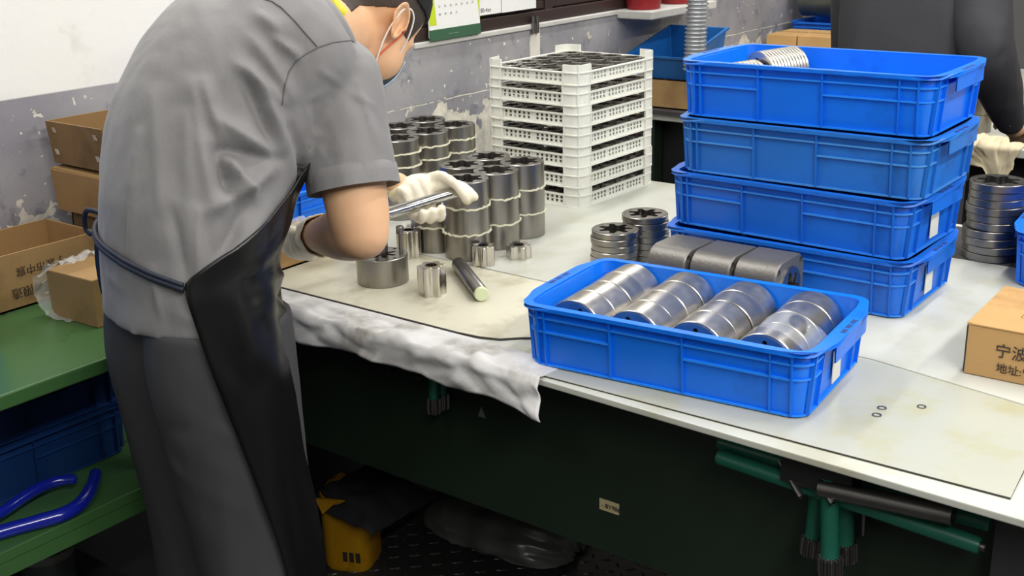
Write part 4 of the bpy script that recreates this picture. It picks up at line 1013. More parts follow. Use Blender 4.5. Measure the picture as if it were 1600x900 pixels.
def worker():
    F = V((.20, .98, 0)).normalized(); Rr = V((F.y, -F.x, 0))
    base = (-1.44, 1.07, 0)
    person = empty('person', base, 0, 'person in grey shirt and black apron bending over the bench, gloved hands on a wrench', 'person')
    def W(r, f, z): return V((-1.44, 1.07, 0)) + Rr*r + F*f + UPZ*z
    O = V(base)
    def add(me, name, m, parent=None):
        me.transform(Matrix.Translation(-O)); me.materials.clear(); me.materials.append(m); me.name = name
        return obj(name, me, parent or person)
    def fin(mb, name, m, parent=None, smooth=True, angle=60):
        return add(mb.mesh(name, None, smooth, angle), name, m, parent)
    # torso keys: centre (right, fwd, z), lean of ring plane in degrees (0 upright), right, left, front, back
    def key(r, f, z, lean, a, b, c, d, e=2.06):
        a_ = radians(lean); v = F*cos(a_) - UPZ*sin(a_)
        return (W(r, f, z), Rr, v, a, b, c, d, e)
    T = [key(-.005, -.02, .905, 0, .172, .160, .105, .125), key(-.005, -.018, .94, 3, .170, .158, .105, .124), key(-.005, -.012, .99, 8, .160, .156, .104, .128), key(-.005, .012, 1.06, 20, .152, .164, .110, .148),
         key(-.01, .058, 1.14, 32, .142, .178, .110, .170), key(-.01, .118, 1.215, 44, .138, .188, .108, .174), key(-.008, .178, 1.272, 54, .150, .182, .105, .150), key(-.004, .212, 1.300, 58, .130, .146, .095, .122), key(-.002, .228, 1.312, 60, .098, .106, .086, .098)]
    TR = torso_rings(T, 7)
    n = 96
    # ---- arms
    SH = [-.046]
    def B(x, y, z): return BC + BX*x + BD*(y + SH[0] - CY) + BU*z
    def BV(v): return BX*v.x + BD*v.y + BU*v.z
    RS = UD(523, 118, 1.82); RE = UD(565, 364, 1.82); RH = BC + BX*.001 - BD*.150 + BU*.005
    LS = W(-.150, .215, 1.235); LE = V((-1.80, 1.53, 1.02)); LH = B(-.032, 1.690, .022)
    mb = MB(); mb.rings([[ring_pt(q, 2*pi*j/n) for j in range(n)] for q in TR])
    def sleeve_solid(S, E, r0, rx, length):
        d = (E - S).normalized(); side = d.cross(F).normalized(); fr = side.cross(d).normalized(); rs = []
        prof = [(-.058, .30), (-.050, .55), (-.036, .78), (-.018, .92), (.005, .99), (.03, 1.0), (.06, 1.0)] + [(.06 + (length - .06)*k/6, 1.0) for k in range(1, 7)]
        for h_, sc in prof:
            rad = (r0 + (rx - r0)*max(0, h_)/length)*sc; c = S + d*h_
            rs.append([c + side*cos(2*pi*j/40)*rad + fr*sin(2*pi*j/40)*rad for j in range(40)])
        mb.rings(rs); return d, side, fr, S + d*length
    SLV = [sleeve_solid(RS, RE, .072, .0700, .172), sleeve_solid(LS, LE, .066, .066, .20)]
    sh_me = remesh_of(mb, .006, 7)
    folds = []
    def fp(px, py):  # photo point onto the torso: march along the view ray to the shirt surface
        return px, py
    add_f = folds.append
    from mathutils.bvhtree import BVHTree
    bv = BVHTree.FromPolygons([v.co for v in sh_me.vertices], [list(p.vertices) for p in sh_me.polygons])
    def hit(px, py):
        r = bv.ray_cast(CAM, ray(px, py).normalized()); return r[0] if r[0] else UD(px, py, 1.8)
    for x0, y0, x1, y1, wd, ht in [(455, 150, 395, 60, .020, .010), (445, 160, 370, 100, .016, .008), (395, 110, 445, 225, .020, .012), (380, 120, 430, 240, .014, -.008), (320, 130, 345, 215, .018, .009), (350, 190, 430, 250, .022, .012),
                                   (300, 130, 330, 320, .022, .008), (420, 270, 330, 330, .020, .012), (345, 235, 440, 250, .014, -.012), (360, 250, 400, 310, .018, .010), (335, 235, 365, 320, .014, -.009), (240, 150, 250, 330, .018, .005), (290, 180, 300, 420, .016, .006),
                                   (215, 210, 205, 400, .016, .005), (310, 330, 310, 435, .014, .006), (345, 420, 420, 330, .020, .008), (380, 330, 345, 400, .014, -.008), (200, 300, 195, 420, .012, -.004), (270, 330, 290, 430, .012, -.005), (180, 400, 300, 470, .014, -.006), (170, 430, 300, 500, .016, .006),
                                   (240, 420, 250, 500, .010, .004), (430, 60, 470, 90, .012, .006), (400, 20, 440, 50, .02, .006), (455, 200, 470, 290, .016, -.012), (500, 110, 590, 170, .008, .003), (480, 160, 560, 100, .008, .003), (490, 210, 600, 230, .010, .003), (520, 250, 600, 200, .008, -.003), (500, 240, 480, 170, .010, .004), (560, 130, 600, 260, .010, .003)]:
        add_f((hit(x0, y0), hit(x1, y1), wd*.70, ht*(2.6 if x0 > 320 and y0 < 330 and x1 < 480 else 2.0)))
    displace_folds(sh_me, folds, .0028, 20, 3)
    shirt = add(sh_me, 'shirt', shirtm)
    # hem stitching band
    # ---- sleeve hems, standing proud of the cloth and open below
    for (d, side, fr, c), rx in zip(SLV, (.0700, .066)):
        nn = 56; mb = MB()
        def lp(q_, rr): return [c - d*q_ + (side*cos(2*pi*j/nn) + fr*sin(2*pi*j/nn))*(rx*(rr + .012*sin(j*.9) + .008*sin(j*.41 + 1))) for j in range(nn)]
        mb.rings([lp(.026, .985), lp(.0245, 1.02), (lp(.010, 1.03)), lp(-.007, 1.035), lp(-.007, 1.0), lp(.004, .97)], caps=False)
        fin(mb, 'sleeve_hem', shirtm, shirt)
    # shoulder seam and collar
    bvs = BVHTree.FromPolygons([v.co.copy() + O for v in shirt.data.vertices], [list(p.vertices) for p in shirt.data.polygons])
    bvl = bvs
    def onto(px, py):
        dr = ray(px, py).normalized(); best = None
        for t_ in (bvs, bvl):
            h_ = t_.ray_cast(CAM, dr)
            if h_[0] and (best is None or h_[3] < best): best = h_[3]
        return CAM + dr*(best - .0006) if best else None
    for ln in ([(577, 70), (547, 63), (520, 66), (497, 74), (478, 84), (463, 95), (452, 112), (446, 130), (443, 150), (441, 168)], [(497, 74), (480, 55), (460, 32), (440, 12), (425, 2), (405, -4)]):
        dense = []
        for (x0, y0), (x1, y1) in zip(ln, ln[1:]): dense += [(x0 + (x1 - x0)*k/4, y0 + (y1 - y0)*k/4) for k in range(4)]
        pts = [q_ for q_ in (onto(*p_) for p_ in dense) if q_]
        mb = MB(); mb.tube(pts, .0013, 6); fin(mb, 'seam', stitch, shirt)
    # ---- body: head, neck, arms, torso core and legs as one surface
    hp = radians(50); HU = (UPZ*cos(hp) + F*sin(hp)); HF = (F*cos(hp) - UPZ*sin(hp)); HR = Rr
    ya = radians(8); HF, HR = HF*cos(ya) - HR*sin(ya), HR*cos(ya) + HF*sin(ya)
    ear = UD(620, 34, 2.02); HC = ear - HR*.076 + HF*.008 + HU*.006
    def Hh(r, f, u): return HC + HR*r + HF*f + HU*u
    mb = MB()
    ball(mb, Hh(0, -.012, .035), (HR*.076, HF*.098, HU*.092), 24, 14)          # cranium
    ball(mb, Hh(0, .028, -.040), (HR*.071, HF*.068, HU*.084), 20, 12)          # face
    ball(mb, Hh(0, .040, -.100), (HR*.036, HF*.045, HU*.028), 16, 10)          # chin
    for s in (-1, 1):
        ball(mb, Hh(s*.044, .042, -.050), (HR*.030, HF*.042, HU*.042), 12, 8)  # cheek / jaw
        ball(mb, Hh(s*.032, .068, .006), (HR*.024, HF*.014, HU*.012), 12, 8)   # brow
    limb(mb, [(*Hh(0, .088, -.002), .009), (*Hh(0, .103, -.030), .013), (*Hh(0, .092, -.038), .014)])   # nose
    ball(mb, Hh(0, .088, -.066), (HR*.024, HF*.010, HU*.007), 12, 8); ball(mb, Hh(0, .085, -.077), (HR*.021, HF*.010, HU*.007), 12, 8)
    nb = W(0, .20, 1.296)
    limb(mb, [(*(nb - F*.05 - UPZ*.03), .084), (*nb, .070), (*Hh(0, -.028, -.062), .059), (*Hh(0, -.018, -.02), .058)], n=20)
    mb.rings([[ring_pt(q, 2*pi*j/24, .86) for j in range(24)] for q in TR[:-14:3]])
    def arm(S, E, Wr, rs):
        m1 = S.lerp(E, .5); m2 = E.lerp(Wr, .35)
        limb(mb, [(*S, rs[0]), (*m1, rs[1]), (*S.lerp(E, .88), rs[2]), (*E, rs[3])], n=18)
        limb(mb, [(*E, rs[3]), (*m2, rs[4]), (*E.lerp(Wr, .75), rs[5]), (*Wr, rs[6])], n=18)
    RW = RH + (RE - RH).normalized()*.055
    LW = LH + (LE - LH).normalized()*.075
    arm(RS, RE, RW, (.055, .053, .049, .044, .044, .034, .027))
    arm(LS, LE, LW, (.055, .050, .044, .040, .041, .033, .027))
    for s in (-1, 1):
        limb(mb, [(*W(s*.075, -.005, .86), .09), (*W(s*.085, .0, .5), .062), (*W(s*.09, -.01, .28), .052), (*W(s*.09, -.01, .06), .038)], n=16)
        limb(mb, [(*W(s*.09, -.04, .04), .03), (*W(s*.1, .12, .03), .028)], n=12)
    for Wr, E in ((RW, RE), (LW, LE)):
        d = (Wr - E).normalized(); ball(mb, Wr + d*.03, (d*.04, d.orthogonal().normalized()*.024, d.cross(d.orthogonal()).normalized()*.024), 12, 8)
    body = remesh_of(mb, .0065, 8)
    head_src = body.copy(); bo_ = add(body, 'body', skin)
    # ears
    for s in (1, -1):
        ec = Hh(s*.078, -.004, -.008); out_ = (HR*s*.80 - HF*.60).normalized()
        mb = MB(); pts = []
        eu = (HU*.96 - HF*.28).normalized(); ef = eu.cross(out_).normalized()*(1)
        for k in range(24):
            t = 2*pi*k/24; ru = .033 if sin(t) > 0 else .029; rf = .017 if sin(t) > -.2 else .012
            pts.append((t, eu*sin(t)*ru + (HF*.9 + out_*.3).normalized()*(-cos(t))*rf))
        rs = []
        for sc, hgt in ((.86, -.006), (1.0, .004), (1.06, .010), (1.0, .0145), (.84, .013), (.70, .006), (.35, .002), (.05, .001)):
            rs.append([ec + p*sc + out_*(hgt + .010*(-cos(t) < 0)*(.5 + .5*cos(t))) for t, p in pts])
        mb.rings(rs)
        me = remesh_of(mb, .0022, 3); add(me, 'ear', skin, bo_)
    # eyes
    for s in (-1, 1):
        mb = MB(); ball(mb, Hh(s*.028, .067, -.008), (HR*.012, HF*.010, HU*.007), 12, 8); fin(mb, 'eye', mat('eye_white', (230, 228, 222), .3) if 'eye_white' not in MATS else MATS['eye_white'], bo_)
        mb = MB(); ball(mb, Hh(s*.028, .0765, -.008), (HR*.005, HF*.002, HU*.005), 10, 6); fin(mb, 'iris', hairm, bo_)
        mb = MB(); limb(mb, [(*Hh(s*.016, .084, .010), .003), (*Hh(s*.032, .081, .014), .0035), (*Hh(s*.046, .070, .010), .002)]); fin(mb, 'eyebrow', hairm, bo_)
    # hair: cap over the crown, faded sides
    def loc3(p): q = p - HC; return q.dot(HR), q.dot(HF), q.dot(HU)
    def hair_layer(keep, off, name, m, fine):
        bm = bmesh.new(); bm.from_mesh(head_src)
        far = [v for v in bm.verts if (v.co - HC).length > .17]
        bmesh.ops.delete(bm, geom=far, context='VERTS')
        bmesh.ops.subdivide_edges(bm, edges=bm.edges[:], cuts=2, smooth=.6, use_grid_fill=True)
        bm.normal_update()
        bm.faces.index_update()
        dl = [f for f in bm.faces if not keep(*loc3(f.calc_center_median()))]
        bmesh.ops.delete(bm, geom=dl, context='FACES')
        seen = set(); comps = []                              # keep the largest connected patch
        for v0 in bm.verts:
            if v0 in seen: continue
            st_ = [v0]; seen.add(v0); comp = []
            while st_:
                v1 = st_.pop(); comp.append(v1)
                for e1 in v1.link_edges:
                    v2 = e1.other_vert(v1)
                    if v2 not in seen: seen.add(v2); st_.append(v2)
            comps.append(comp)
        comps.sort(key=len)
        bmesh.ops.delete(bm, geom=[v for c_ in comps[:-1] for v in c_], context='VERTS'); bm.normal_update()
        for v in bm.verts: v.co += v.normal*(off + fine*noise.noise(v.co*160))
        me = bpy.data.meshes.new(name); bm.to_mesh(me); bm.free(); me.shade_smooth()
        o = add(me, name, m, bo_); so = o.modifiers.new('t', 'SOLIDIFY'); so.thickness = off*1.4; so.offset = -1
    def keep_top(r, f, u): return u > (.050 + .10*max(0, f) if f > -.03 else .050 + .5*(f + .03)) and f < .088
    def keep_side(r, f, u): return u > -.085 and ((-.006 < f < .052 and u > -.006 + .12*f) or (f <= -.006 and u > .038 + 1.05*f))
    hair_layer(keep_side, .0018, 'short_hair', fadem, .0004)
    hair_layer(keep_top, .0060, 'hair', hairm, .0012)
    bpy.data.meshes.remove(head_src)
    # face mask with ear loops
    mb = MB(); g = []
    for i in range(25):
        a = radians(-44 + 88*i/24); r = []
        for j in range(13):
            u = -.022 - .090*j/12; bulge = .012*sin(pi*j/12)
            r.append(Hh(.070*sin(a)*(1 - .18*(j/12)**2), .030 + (.072 + bulge - .02*(j/12)**2)*cos(a), u))
        g.append(r)
    mb.rings(g, closed=False); mk = fin(mb, 'face_mask', maskm, None); mk.modifiers.new('t', 'SOLIDIFY').thickness = .0015
    for s in (1, -1):
        et = Hh(s*.082, -.006, .018)
        mb = MB(); mb.tube(catmull([Hh(s*.067, .047, -.030), Hh(s*.078, .030, -.004), Hh(s*.084, .010, .020), Hh(s*.087, -.010, .024), Hh(s*.087, -.022, .008), Hh(s*.080, -.012, -.035), Hh(s*.071, .012, -.075), Hh(s*.062, .036, -.100)], 8), .0016, 8)
        fin(mb, 'ear_loop', loopm, mk)
    mb = MB(); mb.tube(catmull([Hh(.084, .012, -.002), Hh(.080, .014, -.02), Hh(.074, .012, -.045), Hh(.070, .012, -.066), Hh(.069, .014, -.078)], 6), .0014, 8); fin(mb, 'orange_cord', redc, mk)
    # ---- trousers
    PK = []
    def leg(s, name):
        ks = [key(s*.070, -.012, .915, 0, .100, .100, .105, .114), key(s*.073, -.012, .82, 0, .100, .096, .108, .122), key(s*.080, -.005, .66, 0, .098, .085, .098, .110), key(s*.088, .0, .50, 0, .090, .080, .092, .098), key(s*.095, -.005, .30, 0, .085, .078, .086, .090), key(s*.10, -.008, .12, 0, .083, .078, .085, .088), key(s*.10, -.008, .045, 0, .082, .078, .086, .088)]
        if s < 0: ks = [(c, u, v, l, r, f, b, e) for c, u, v, r, l, f, b, e in ks]
        return torso_rings(ks, 6)
    legs = {s: leg(s, 'x') for s in (1, -1)}
    mb = MB()
    for s in (1, -1): mb.rings([[ring_pt(q, 2*pi*j/40) for j in range(40)] for q in legs[s]])
    me = remesh_of(mb, .009, 5)
    lf = []
    for (a, b, wd, ht) in [((W(.16, -.08, .70)), W(.12, -.1, .30), .02, .006), (W(.10, -.15, .76), W(.17, -.02, .80), .018, -.006), (W(.05, -.14, .72), W(.16, -.06, .64), .018, .006), (W(-.04, -.15, .80), W(.02, -.10, .50), .025, -.010), (W(.17, .0, .72), W(.15, -.09, .78), .014, .005),
                           (W(-.12, -.13, .7), W(-.10, -.10, .40), .018, .006), (W(.05, -.1, .5), W(.06, -.1, .15), .018, .006), (W(.14, -.09, .45), W(.17, -.02, .38), .016, .005), (W(.12, -.1, .25), W(.18, .0, .2), .016, .006)]: lf.append((a, b, wd, ht))
    displace_folds(me, lf, .0022, 16, 5)
    tro = add(me, 'trousers', pantm)
    for s in (1, -1):
        mb = MB(); limb(mb, [(*W(s*.10, -.06, .042), .040), (*W(s*.105, .04, .042), .042), (*W(s*.11, .14, .032), .030)], n=16)
        me = remesh_of(mb, .006, 4)
        for v in me.vertices: v.co.z = max(.003, v.co.z)
        add(me, 'shoe', apronm)
    # ---- apron: sheet round the front, from bib to shins
    def rings_full():
        ks = [key(0, .0, .11, 0, .20, .20, .135, .1), key(0, 0, .30, 0, .19, .19, .125, .1), key(0, .0, .5, 0, .188, .186, .118, .1), key(0, -.008, .68, 0, .184, .176, .110, .12), key(0, -.014, .82, 0, .182, .172, .108, .13)] + [(c, u, v, r + .006, l + .006, f + .008, b, e) for c, u, v, r, l, f, b, e in T[1:7]]
        return torso_rings(ks, 7)
    AR = rings_full()
    def edge_right(z):   # angle of the right-hand edge at ring height
        pts = APR
        for (z0, a0), (z1, a1) in zip(pts, pts[1:]):
            if z <= z1: return a0 + (a1 - a0)*max(0, (z - z0))/(z1 - z0)
        return pts[-1][1]
    APR = [(.10, 72), (.30, 80), (.55, 95), (.80, 113), (.965, 126), (.985, 126), (1.03, 98), (1.08, 76), (1.14, 58), (1.22, 40), (1.3, 32)]
    rows = []
    for q in AR:
        z = q[2]; er = radians(edge_right(z)); el = -radians(min(edge_right(z), 105)); nn = 60; r = []
        for j in range(nn + 1):
            a = er + (el - er)*j/nn
            p = ring_pt(q, a, 1.0, .004)
            if z < .85:
                flare = (.85 - z)
                p += (Rr*sin(a) + F*cos(a))*(.012*flare*sin(a*7 + z*2) + .010*noise.noise((a*3, z*3, 2)))
            else: p += (Rr*sin(a) + F*cos(a))*(.006*noise.noise((a*4, z*9, 7)))
            r.append(p)
        rows.append(r)
    mb = MB(); mb.rings(rows, closed=False)
    me = mb.mesh('apron', None, True, 180)
    af = []
    for (x0, y0, x1, y1, wd, ht) in []: pass
    for (a, b, wd, ht) in [(W(.09, .10, .955), W(.165, .01, .985), .012, .010), (W(.09, .10, .925), W(.15, .03, .94), .010, -.014), (W(.09, .10, .90), W(.16, .03, .90), .012, .012), (W(.08, .11, .86), W(.17, .02, .95), .014, .007), (W(.14, .1, .75), W(.16, .06, .35), .02, .008), (W(.18, .02, .8), W(.17, .04, .4), .018, -.006), (W(.175, -.02, .985), W(.10, .11, 1.05), .012, .008), (W(.17, -.01, .96), W(.08, .11, .93), .010, -.009), (W(.17, .0, .94), W(.12, .09, .80), .012, .008), (W(.12, .10, .97), W(.06, .12, .96), .010, .012), (W(.18, .0, .90), W(.15, .07, .60), .014, .008), (W(.10, .11, .80), W(.12, .10, .5), .016, -.008)]: af.append((a, b, wd, ht))
    displace_folds(me, af, .0022, 18, 8)
    ap = add(me, 'apron', apronm); ap.modifiers.new('t', 'SOLIDIFY').thickness = .002
    # waist tie: from the apron corner round the back, with a bow
    def ring_at(z):
        return min(TR, key=lambda q: abs(q[2] - z))
    tie = []
    for k in range(33):
        t = k/32; ang = radians(126 + 112*t); zz = .983 + .052*t + .012*sin(pi*t)
        qa = min(TR, key=lambda q: abs((ring_pt(q, ang)).z - zz)); p = ring_pt(qa, ang, 1, .0045); p.z = zz; tie.append(p)
    mb = MB(); mb.tube(tie, .0048, 10); fin(mb, 'waist_tie', strapm, ap)
    mb = MB(); mb.tube([p + UPZ*.007 for p in tie], .0036, 10); fin(mb, 'waist_tie', strapm, ap)
    kn = tie[-1]; bk_ = -F
    mb = MB(); ball(mb, kn, (Rr*.014, F*.010, UPZ*.012), 12, 8); fin(mb, 'bow_knot', strapm, ap)
    mb = MB(); mb.tube(catmull([kn, kn - Rr*.035 + bk_*.02 + UPZ*.008, kn - Rr*.052 + bk_*.02 - UPZ*.025, kn - Rr*.03 + bk_*.015 - UPZ*.03, kn]), .0045, 8); fin(mb, 'bow_loop', strapm, ap)
    for dx, L_ in ((-.02, .13), (.012, .06)):
        c0 = kn + Rr*dx*.3 + bk_*.012
        mb = MB()
        for i_ in range(1): pass
        rws = []
        for k in range(9):
            t = k/8; c = c0 + Rr*dx*t + bk_*.006*sin(3*t) - UPZ*L_*t; rws.append([c - Rr*.007 - F*.004, c + Rr*.007 + F*.004])
        mb.rings(rws, closed=False); o = fin(mb, 'tie_end', strapm, ap); o.modifiers.new('t', 'SOLIDIFY').thickness = .002
    # neck strap, yellow
    bvb = BVHTree.FromPolygons([v.co.copy() + O for v in bo_.data.vertices], [list(p.vertices) for p in bo_.data.polygons])
    yel = mat('yellow_strap', (226, 214, 60), .6); pts = []
    for px, py in ((500, -40), (508, -24), (516, -8), (523, 4), (530, 14), (536, 21)):
        h_ = bvb.ray_cast(CAM, ray(px, py).normalized()); hs = bvs.ray_cast(CAM, ray(px, py).normalized())
        dd = min([q[3] for q in (h_, hs) if q[0]] or [1.9]); pts.append(CAM + ray(px, py).normalized()*(dd + .003))
    mb = MB(); mb.tube(catmull(pts), .008, 10); fin(mb, 'neck_strap', yel, ap)
    # collar
    q = TR[-1]; rs = []
    for hgt, sc in ((-.010, .96), (.006, .90), (.010, .90), (.011, .95), (.004, 1.02), (-.010, 1.09)):
        rs.append([ring_pt(q, 2*pi*j/48, sc) + (F*.9 + UPZ*.45)*hgt for j in range(48)])
    mb = MB(); mb.rings(rs, caps=False); fin(mb, 'collar', shirtm, shirt)
    # ---- gloves
    def glove(Wr, fingers, palm, cuff_dir, name):
        mb = MB()
        for f in fingers: limb(mb, f, k=4, n=12)
        for c, ax in palm: ball(mb, c, ax, 16, 10)
        me = remesh_of(mb, .0034, 3)
        displace_folds(me, [], .0010, 110, 4)
        o = add(me, name, glovem)
        # rolled cuff
        d = cuff_dir.normalized(); up = d.orthogonal().normalized(); bn = d.cross(up); rs = []
        nn = 36
        for k in range(13):
            t = k/12; c = Wr + d*(-.028 + (.17 if Wr is LW else .075)*t); rr = .021 + .0115*min(1, t*2.5) + (.014 if Wr is LW else .004)*t + .0015*sin(t*20)*min(1, t*3)
            rs.append([c + (up*cos(2*pi*j/nn) + bn*sin(2*pi*j/nn))*(rr*(1 + .03*sin(j*1.3 + t*4))) for j in range(nn)])
        mb = MB(); mb.rings(rs, caps=False); c_ = fin(mb, 'cuff', glovem, o); c_.modifiers.new('t', 'SOLIDIFY').thickness = .0012
        return o
    # left hand: palm behind the bar, fingers pass under it and curl up towards the viewer
    fing = []
    for k, (y, ln) in enumerate(((1.724, 1.0), (1.703, 1.08), (1.682, 1.0), (1.662, .84))):
        r = .0108 if k < 3 else .0098
        kn_ = B(-.026, y, .036 - .004*k)
        fing.append([(*B(-.050, y - .012, .024 - .004*k), r*1.15), (*kn_, r*1.08), (*B(-.020, y + .004, -.004 - .004*k), r*1.02), (*B(-.010, y + .006, -.028*ln), r), (*B(.014, y + .007, -.029*ln - .003), r*.95), (*B(.0245, y + .006, -.014*ln), r*.88)])
    fing[0] = [(*B(-.045, 1.715, .022), .0112), (*B(-.020, 1.738, .036), .0104), (*B(.012, 1.752, .022), .0098), (*B(.024, 1.762, -.002), .0094), (*B(.020, 1.770, -.018), .0088)]
    thumb = [(*B(-.05, 1.69, .012), .013), (*B(-.028, 1.725, .014), .0115), (*B(-.006, 1.757, .017), .0105), (*B(.013, 1.776, .004), .0095), (*B(.026, 1.784, -.012), .009)]
    fing.append(thumb)
    lw = LW
    palm = [(B(-.036, 1.692, .012), (BV(V((.020, 0, .006))), BV(V((0, .044, .004))), BV(V((-.008, 0, .034))))), ((B(-.045, 1.68, .014) + lw)/2, ((B(-.045, 1.68, .014) - lw)*.62, BV(V((0, .026, 0))), BV(V((.010, 0, .026)))))]
    glove(lw, fing, palm, LE - LH, 'glove')
    SH[0] = .014
    # right hand: wraps the near end from behind
    fing = []
    for k, y in enumerate((1.345, 1.366, 1.387, 1.407)):
        r = .0095
        fing.append([(*B(.030, y, .012), r*1.15), (*B(.026, y, .028), r*1.1), (*B(.0, y, .026), r*1.02), (*B(-.020, y, .010), r), (*B(-.022, y, -.012), r*.95), (*B(-.008, y, -.022), r*.88)])
    fing.append([(*B(.030, 1.40, -.006), .0125), (*B(.022, 1.418, -.020), .011), (*B(-.004, 1.424, -.022), .010), (*B(-.018, 1.42, -.012), .009)])
    palm = [(B(.004, 1.364, .0), (BV(V((.036, 0, 0))), BV(V((0, .034, 0))), BV(V((0, 0, .034))))), (B(.032, 1.376, .004), (BV(V((.020, 0, .004))), BV(V((0, .044, 0))), BV(V((0, 0, .036))))), ((B(.040, 1.37, .0) + RW)/2, ((B(.040, 1.37, 0) - RW)*.7, BV(V((0, .026, 0))), BV(V((0, 0, .028)))))]
    glove(RW, fing, palm, RE - RH, 'glove')
    return person
worker()

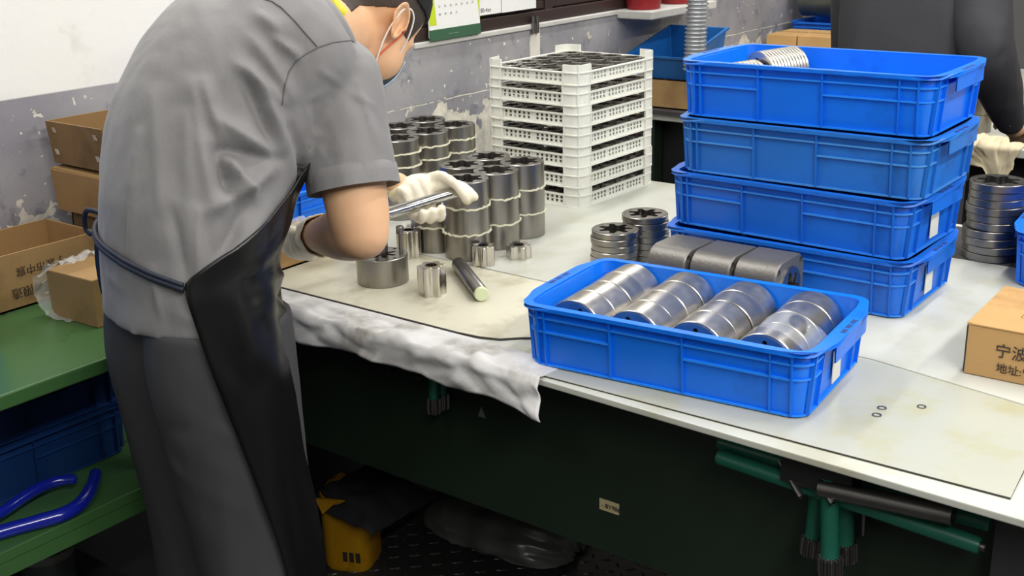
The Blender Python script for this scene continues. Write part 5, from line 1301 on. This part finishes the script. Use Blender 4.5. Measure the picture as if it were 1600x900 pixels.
def worker_behind():
    F = V((-.05, 1, 0)).normalized(); Rr = V((F.y, -F.x, 0)); base = V((-1.045, 2.98, 0))
    person = empty('person', base, 0, 'person in a dark grey long-sleeved jacket standing at the rear bench', 'person')
    jm = mat('dark_jacket', (48, 47, 52), .7, var=.06, vscale=10, bump=.5, bscale=16, stretch=(1, 1, .5))
    def W(r, f, z): return base + Rr*r + F*f + UPZ*z
    def add(me, name, m, parent=None):
        me.transform(Matrix.Translation(-base)); me.materials.clear(); me.materials.append(m); return obj(name, me, parent or person)
    def key(r, f, z, a, c, d, lean=0, e=2.4):
        v = F*cos(radians(lean)) - UPZ*sin(radians(lean)); return (W(r, f, z), Rr, v, a, a, c, d, e)
    T = [key(0, 0, .78, .175, .12, .13), key(0, 0, .90, .172, .118, .125), key(0, .005, 1.05, .170, .118, .12), key(0, .02, 1.18, .178, .12, .12, 6), key(0, .04, 1.30, .182, .11, .115, 10), key(0, .055, 1.37, .13, .085, .085, 14), key(0, .062, 1.405, .065, .06, .06, 14), key(0, .066, 1.425, .055, .055, .055, 14)]
    TR = torso_rings(T, 7)
    me = MB().rings([[ring_pt(q, 2*pi*j/72) for j in range(72)] for q in TR], caps=False).mesh('jacket', None, True, 180)
    folds = [(W(.03, -.12, 1.28), W(.02, -.12, 1.15), .02, -.010), (W(-.09, -.10, 1.3), W(-.11, -.1, 1.0), .02, .009), (W(.11, -.09, 1.3), W(.13, -.09, 1.0), .018, .010), (W(.08, -.11, 1.2), W(.06, -.11, 1.0), .015, -.008), (W(-.02, -.12, 1.18), W(-.05, -.12, .95), .02, .007), (W(.0, -.12, 1.17), W(.08, -.12, 1.1), .02, .006)]
    displace_folds(me, folds, .003, 14, 4)
    jk = add(me, 'jacket', jm); so = jk.modifiers.new('t', 'SOLIDIFY'); so.thickness = .004; so.offset = -1
    RS = UY(1518, -62, 3.0); RE = UY(1541, 78, 2.95); RW = UY(1577, 188, 3.10)
    LS = W(-.150, .05, 1.29); LE = W(-.155, .10, 1.03); LW = W(-.15, .25, .93)
    for S, E, Wr in ((RS, RE, RW), (LS, LE, LW)):
        mb = MB(); limb(mb, [(*S, .070), (*S.lerp(E, .5), .074), (*E, .066), (*E.lerp(Wr, .5), .056), (*Wr, .038)], n=28, k=8)
        me = remesh_of(mb, .008, 4)
        displace_folds(me, [(S.lerp(E, .7) + V((.06, -.04, 0)), E.lerp(Wr, .2) + V((-.05, -.05, 0)), .015, .010), (E + V((.05, -.04, 0)), E.lerp(Wr, .3) + V((-.03, -.05, 0)), .012, -.010), (E.lerp(Wr, .5) + V((.05, -.03, 0)), E.lerp(Wr, .5) + V((-.05, -.03, .02)), .012, .008)], .003, 18, 6)
        sl = add(me, 'sleeve', jm, jk)
        if S is RS: add(ball(MB(), Wr + V((.012, -.040, -.002)), (V((.006, 0, 0)), V((0, .002, 0)), V((0, 0, .006))), 10, 6).mesh('b', None, True, 60), 'cuff_button', loopm, sl)
    mb = MB()
    for S, E, Wr in ((RS, RE, RW), (LS, LE, LW)):
        limb(mb, [(*S, .045), (*E, .036), (*Wr, .026)], n=12)
        d = (Wr - E).normalized(); d2 = (d + F*.8).normalized(); limb(mb, [(*Wr, .026), (*(Wr + d2*.05), .030)], n=10)
        sd = d2.cross(UPZ).normalized()
        for k in range(4): limb(mb, [(*(Wr + d2*.055 + sd*(-.024 + .016*k)), .009), (*(Wr + d2*.095 + sd*(-.026 + .017*k)), .0085), (*(Wr + d2*.12 + sd*(-.024 + .016*k) - UPZ*.015), .0075)], n=8, k=3)
        limb(mb, [(*(Wr + d2*.02 - sd*.02), .011), (*(Wr + d2*.05 - sd*.048), .0095), (*(Wr + d2*.075 - sd*.052), .0085)], n=8, k=3)
    hc = W(0, .10, 1.55)
    ball(mb, hc + UPZ*.02, (Rr*.077, F*.095, UPZ*.10), 20, 12); ball(mb, hc + F*.03 - UPZ*.05, (Rr*.06, F*.065, UPZ*.07), 16, 10); ball(mb, hc + F*.098 - UPZ*.02, (Rr*.014, F*.02, UPZ*.022), 10, 8)
    for s in (-1, 1): ball(mb, hc + Rr*s*.08 - UPZ*.0, (Rr*.012, F*.018, UPZ*.03), 10, 8)
    limb(mb, [(*W(0, .055, 1.38), .062), (*(hc - UPZ*.06), .055)], n=16)
    mb.rings([[ring_pt(q, 2*pi*j/24, .85) for j in range(24)] for q in TR[:-10:3]])
    for s in (-1, 1): limb(mb, [(*W(s*.085, 0, .85), .08), (*W(s*.09, 0, .45), .055), (*W(s*.09, 0, .07), .04), (*W(s*.095, .10, .035), .032)], n=14)
    bo_ = add(remesh_of(mb, .0075, 6), 'body', skin)
    mb = MB(); rs = []
    for i in range(20):
        ph = pi/2 - pi*.62*i/19; rs.append([hc + UPZ*.02 - F*.012*max(0, i - 12)/7 + Rr*.083*cos(ph)*cos(2*pi*j/32) + F*(.101*cos(ph)*sin(2*pi*j/32) - .006) + UPZ*.107*sin(ph) for j in range(32)])
    add(mb.rings(rs, caps=False).mesh('hair', None, True, 180), 'hair', hairm, bo_)
    for s in (-1, 1):
        add(ball(MB(), hc + Rr*s*.03 + F*.088 + UPZ*.005, (Rr*.011, F*.008, UPZ*.006), 10, 6).mesh('e', None, True, 60), 'eye', MATS['eye_white'], bo_)
    mb = MB()
    for s in (-1, 1): limb(mb, [(*W(s*.075, 0, .82), .098), (*W(s*.085, 0, .5), .085), (*W(s*.09, 0, .12), .07)], n=20)
    add(remesh_of(mb, .010, 4), 'trousers', pantm)
    for s in (-1, 1):
        me = remesh_of(limb(MB(), [(*W(s*.09, -.05, .045), .040), (*W(s*.095, .05, .045), .042), (*W(s*.1, .14, .034), .030)], n=14), .007, 3)
        for v in me.vertices: v.co.z = max(.003, v.co.z)
        add(me, 'shoe', apronm)
worker_behind()
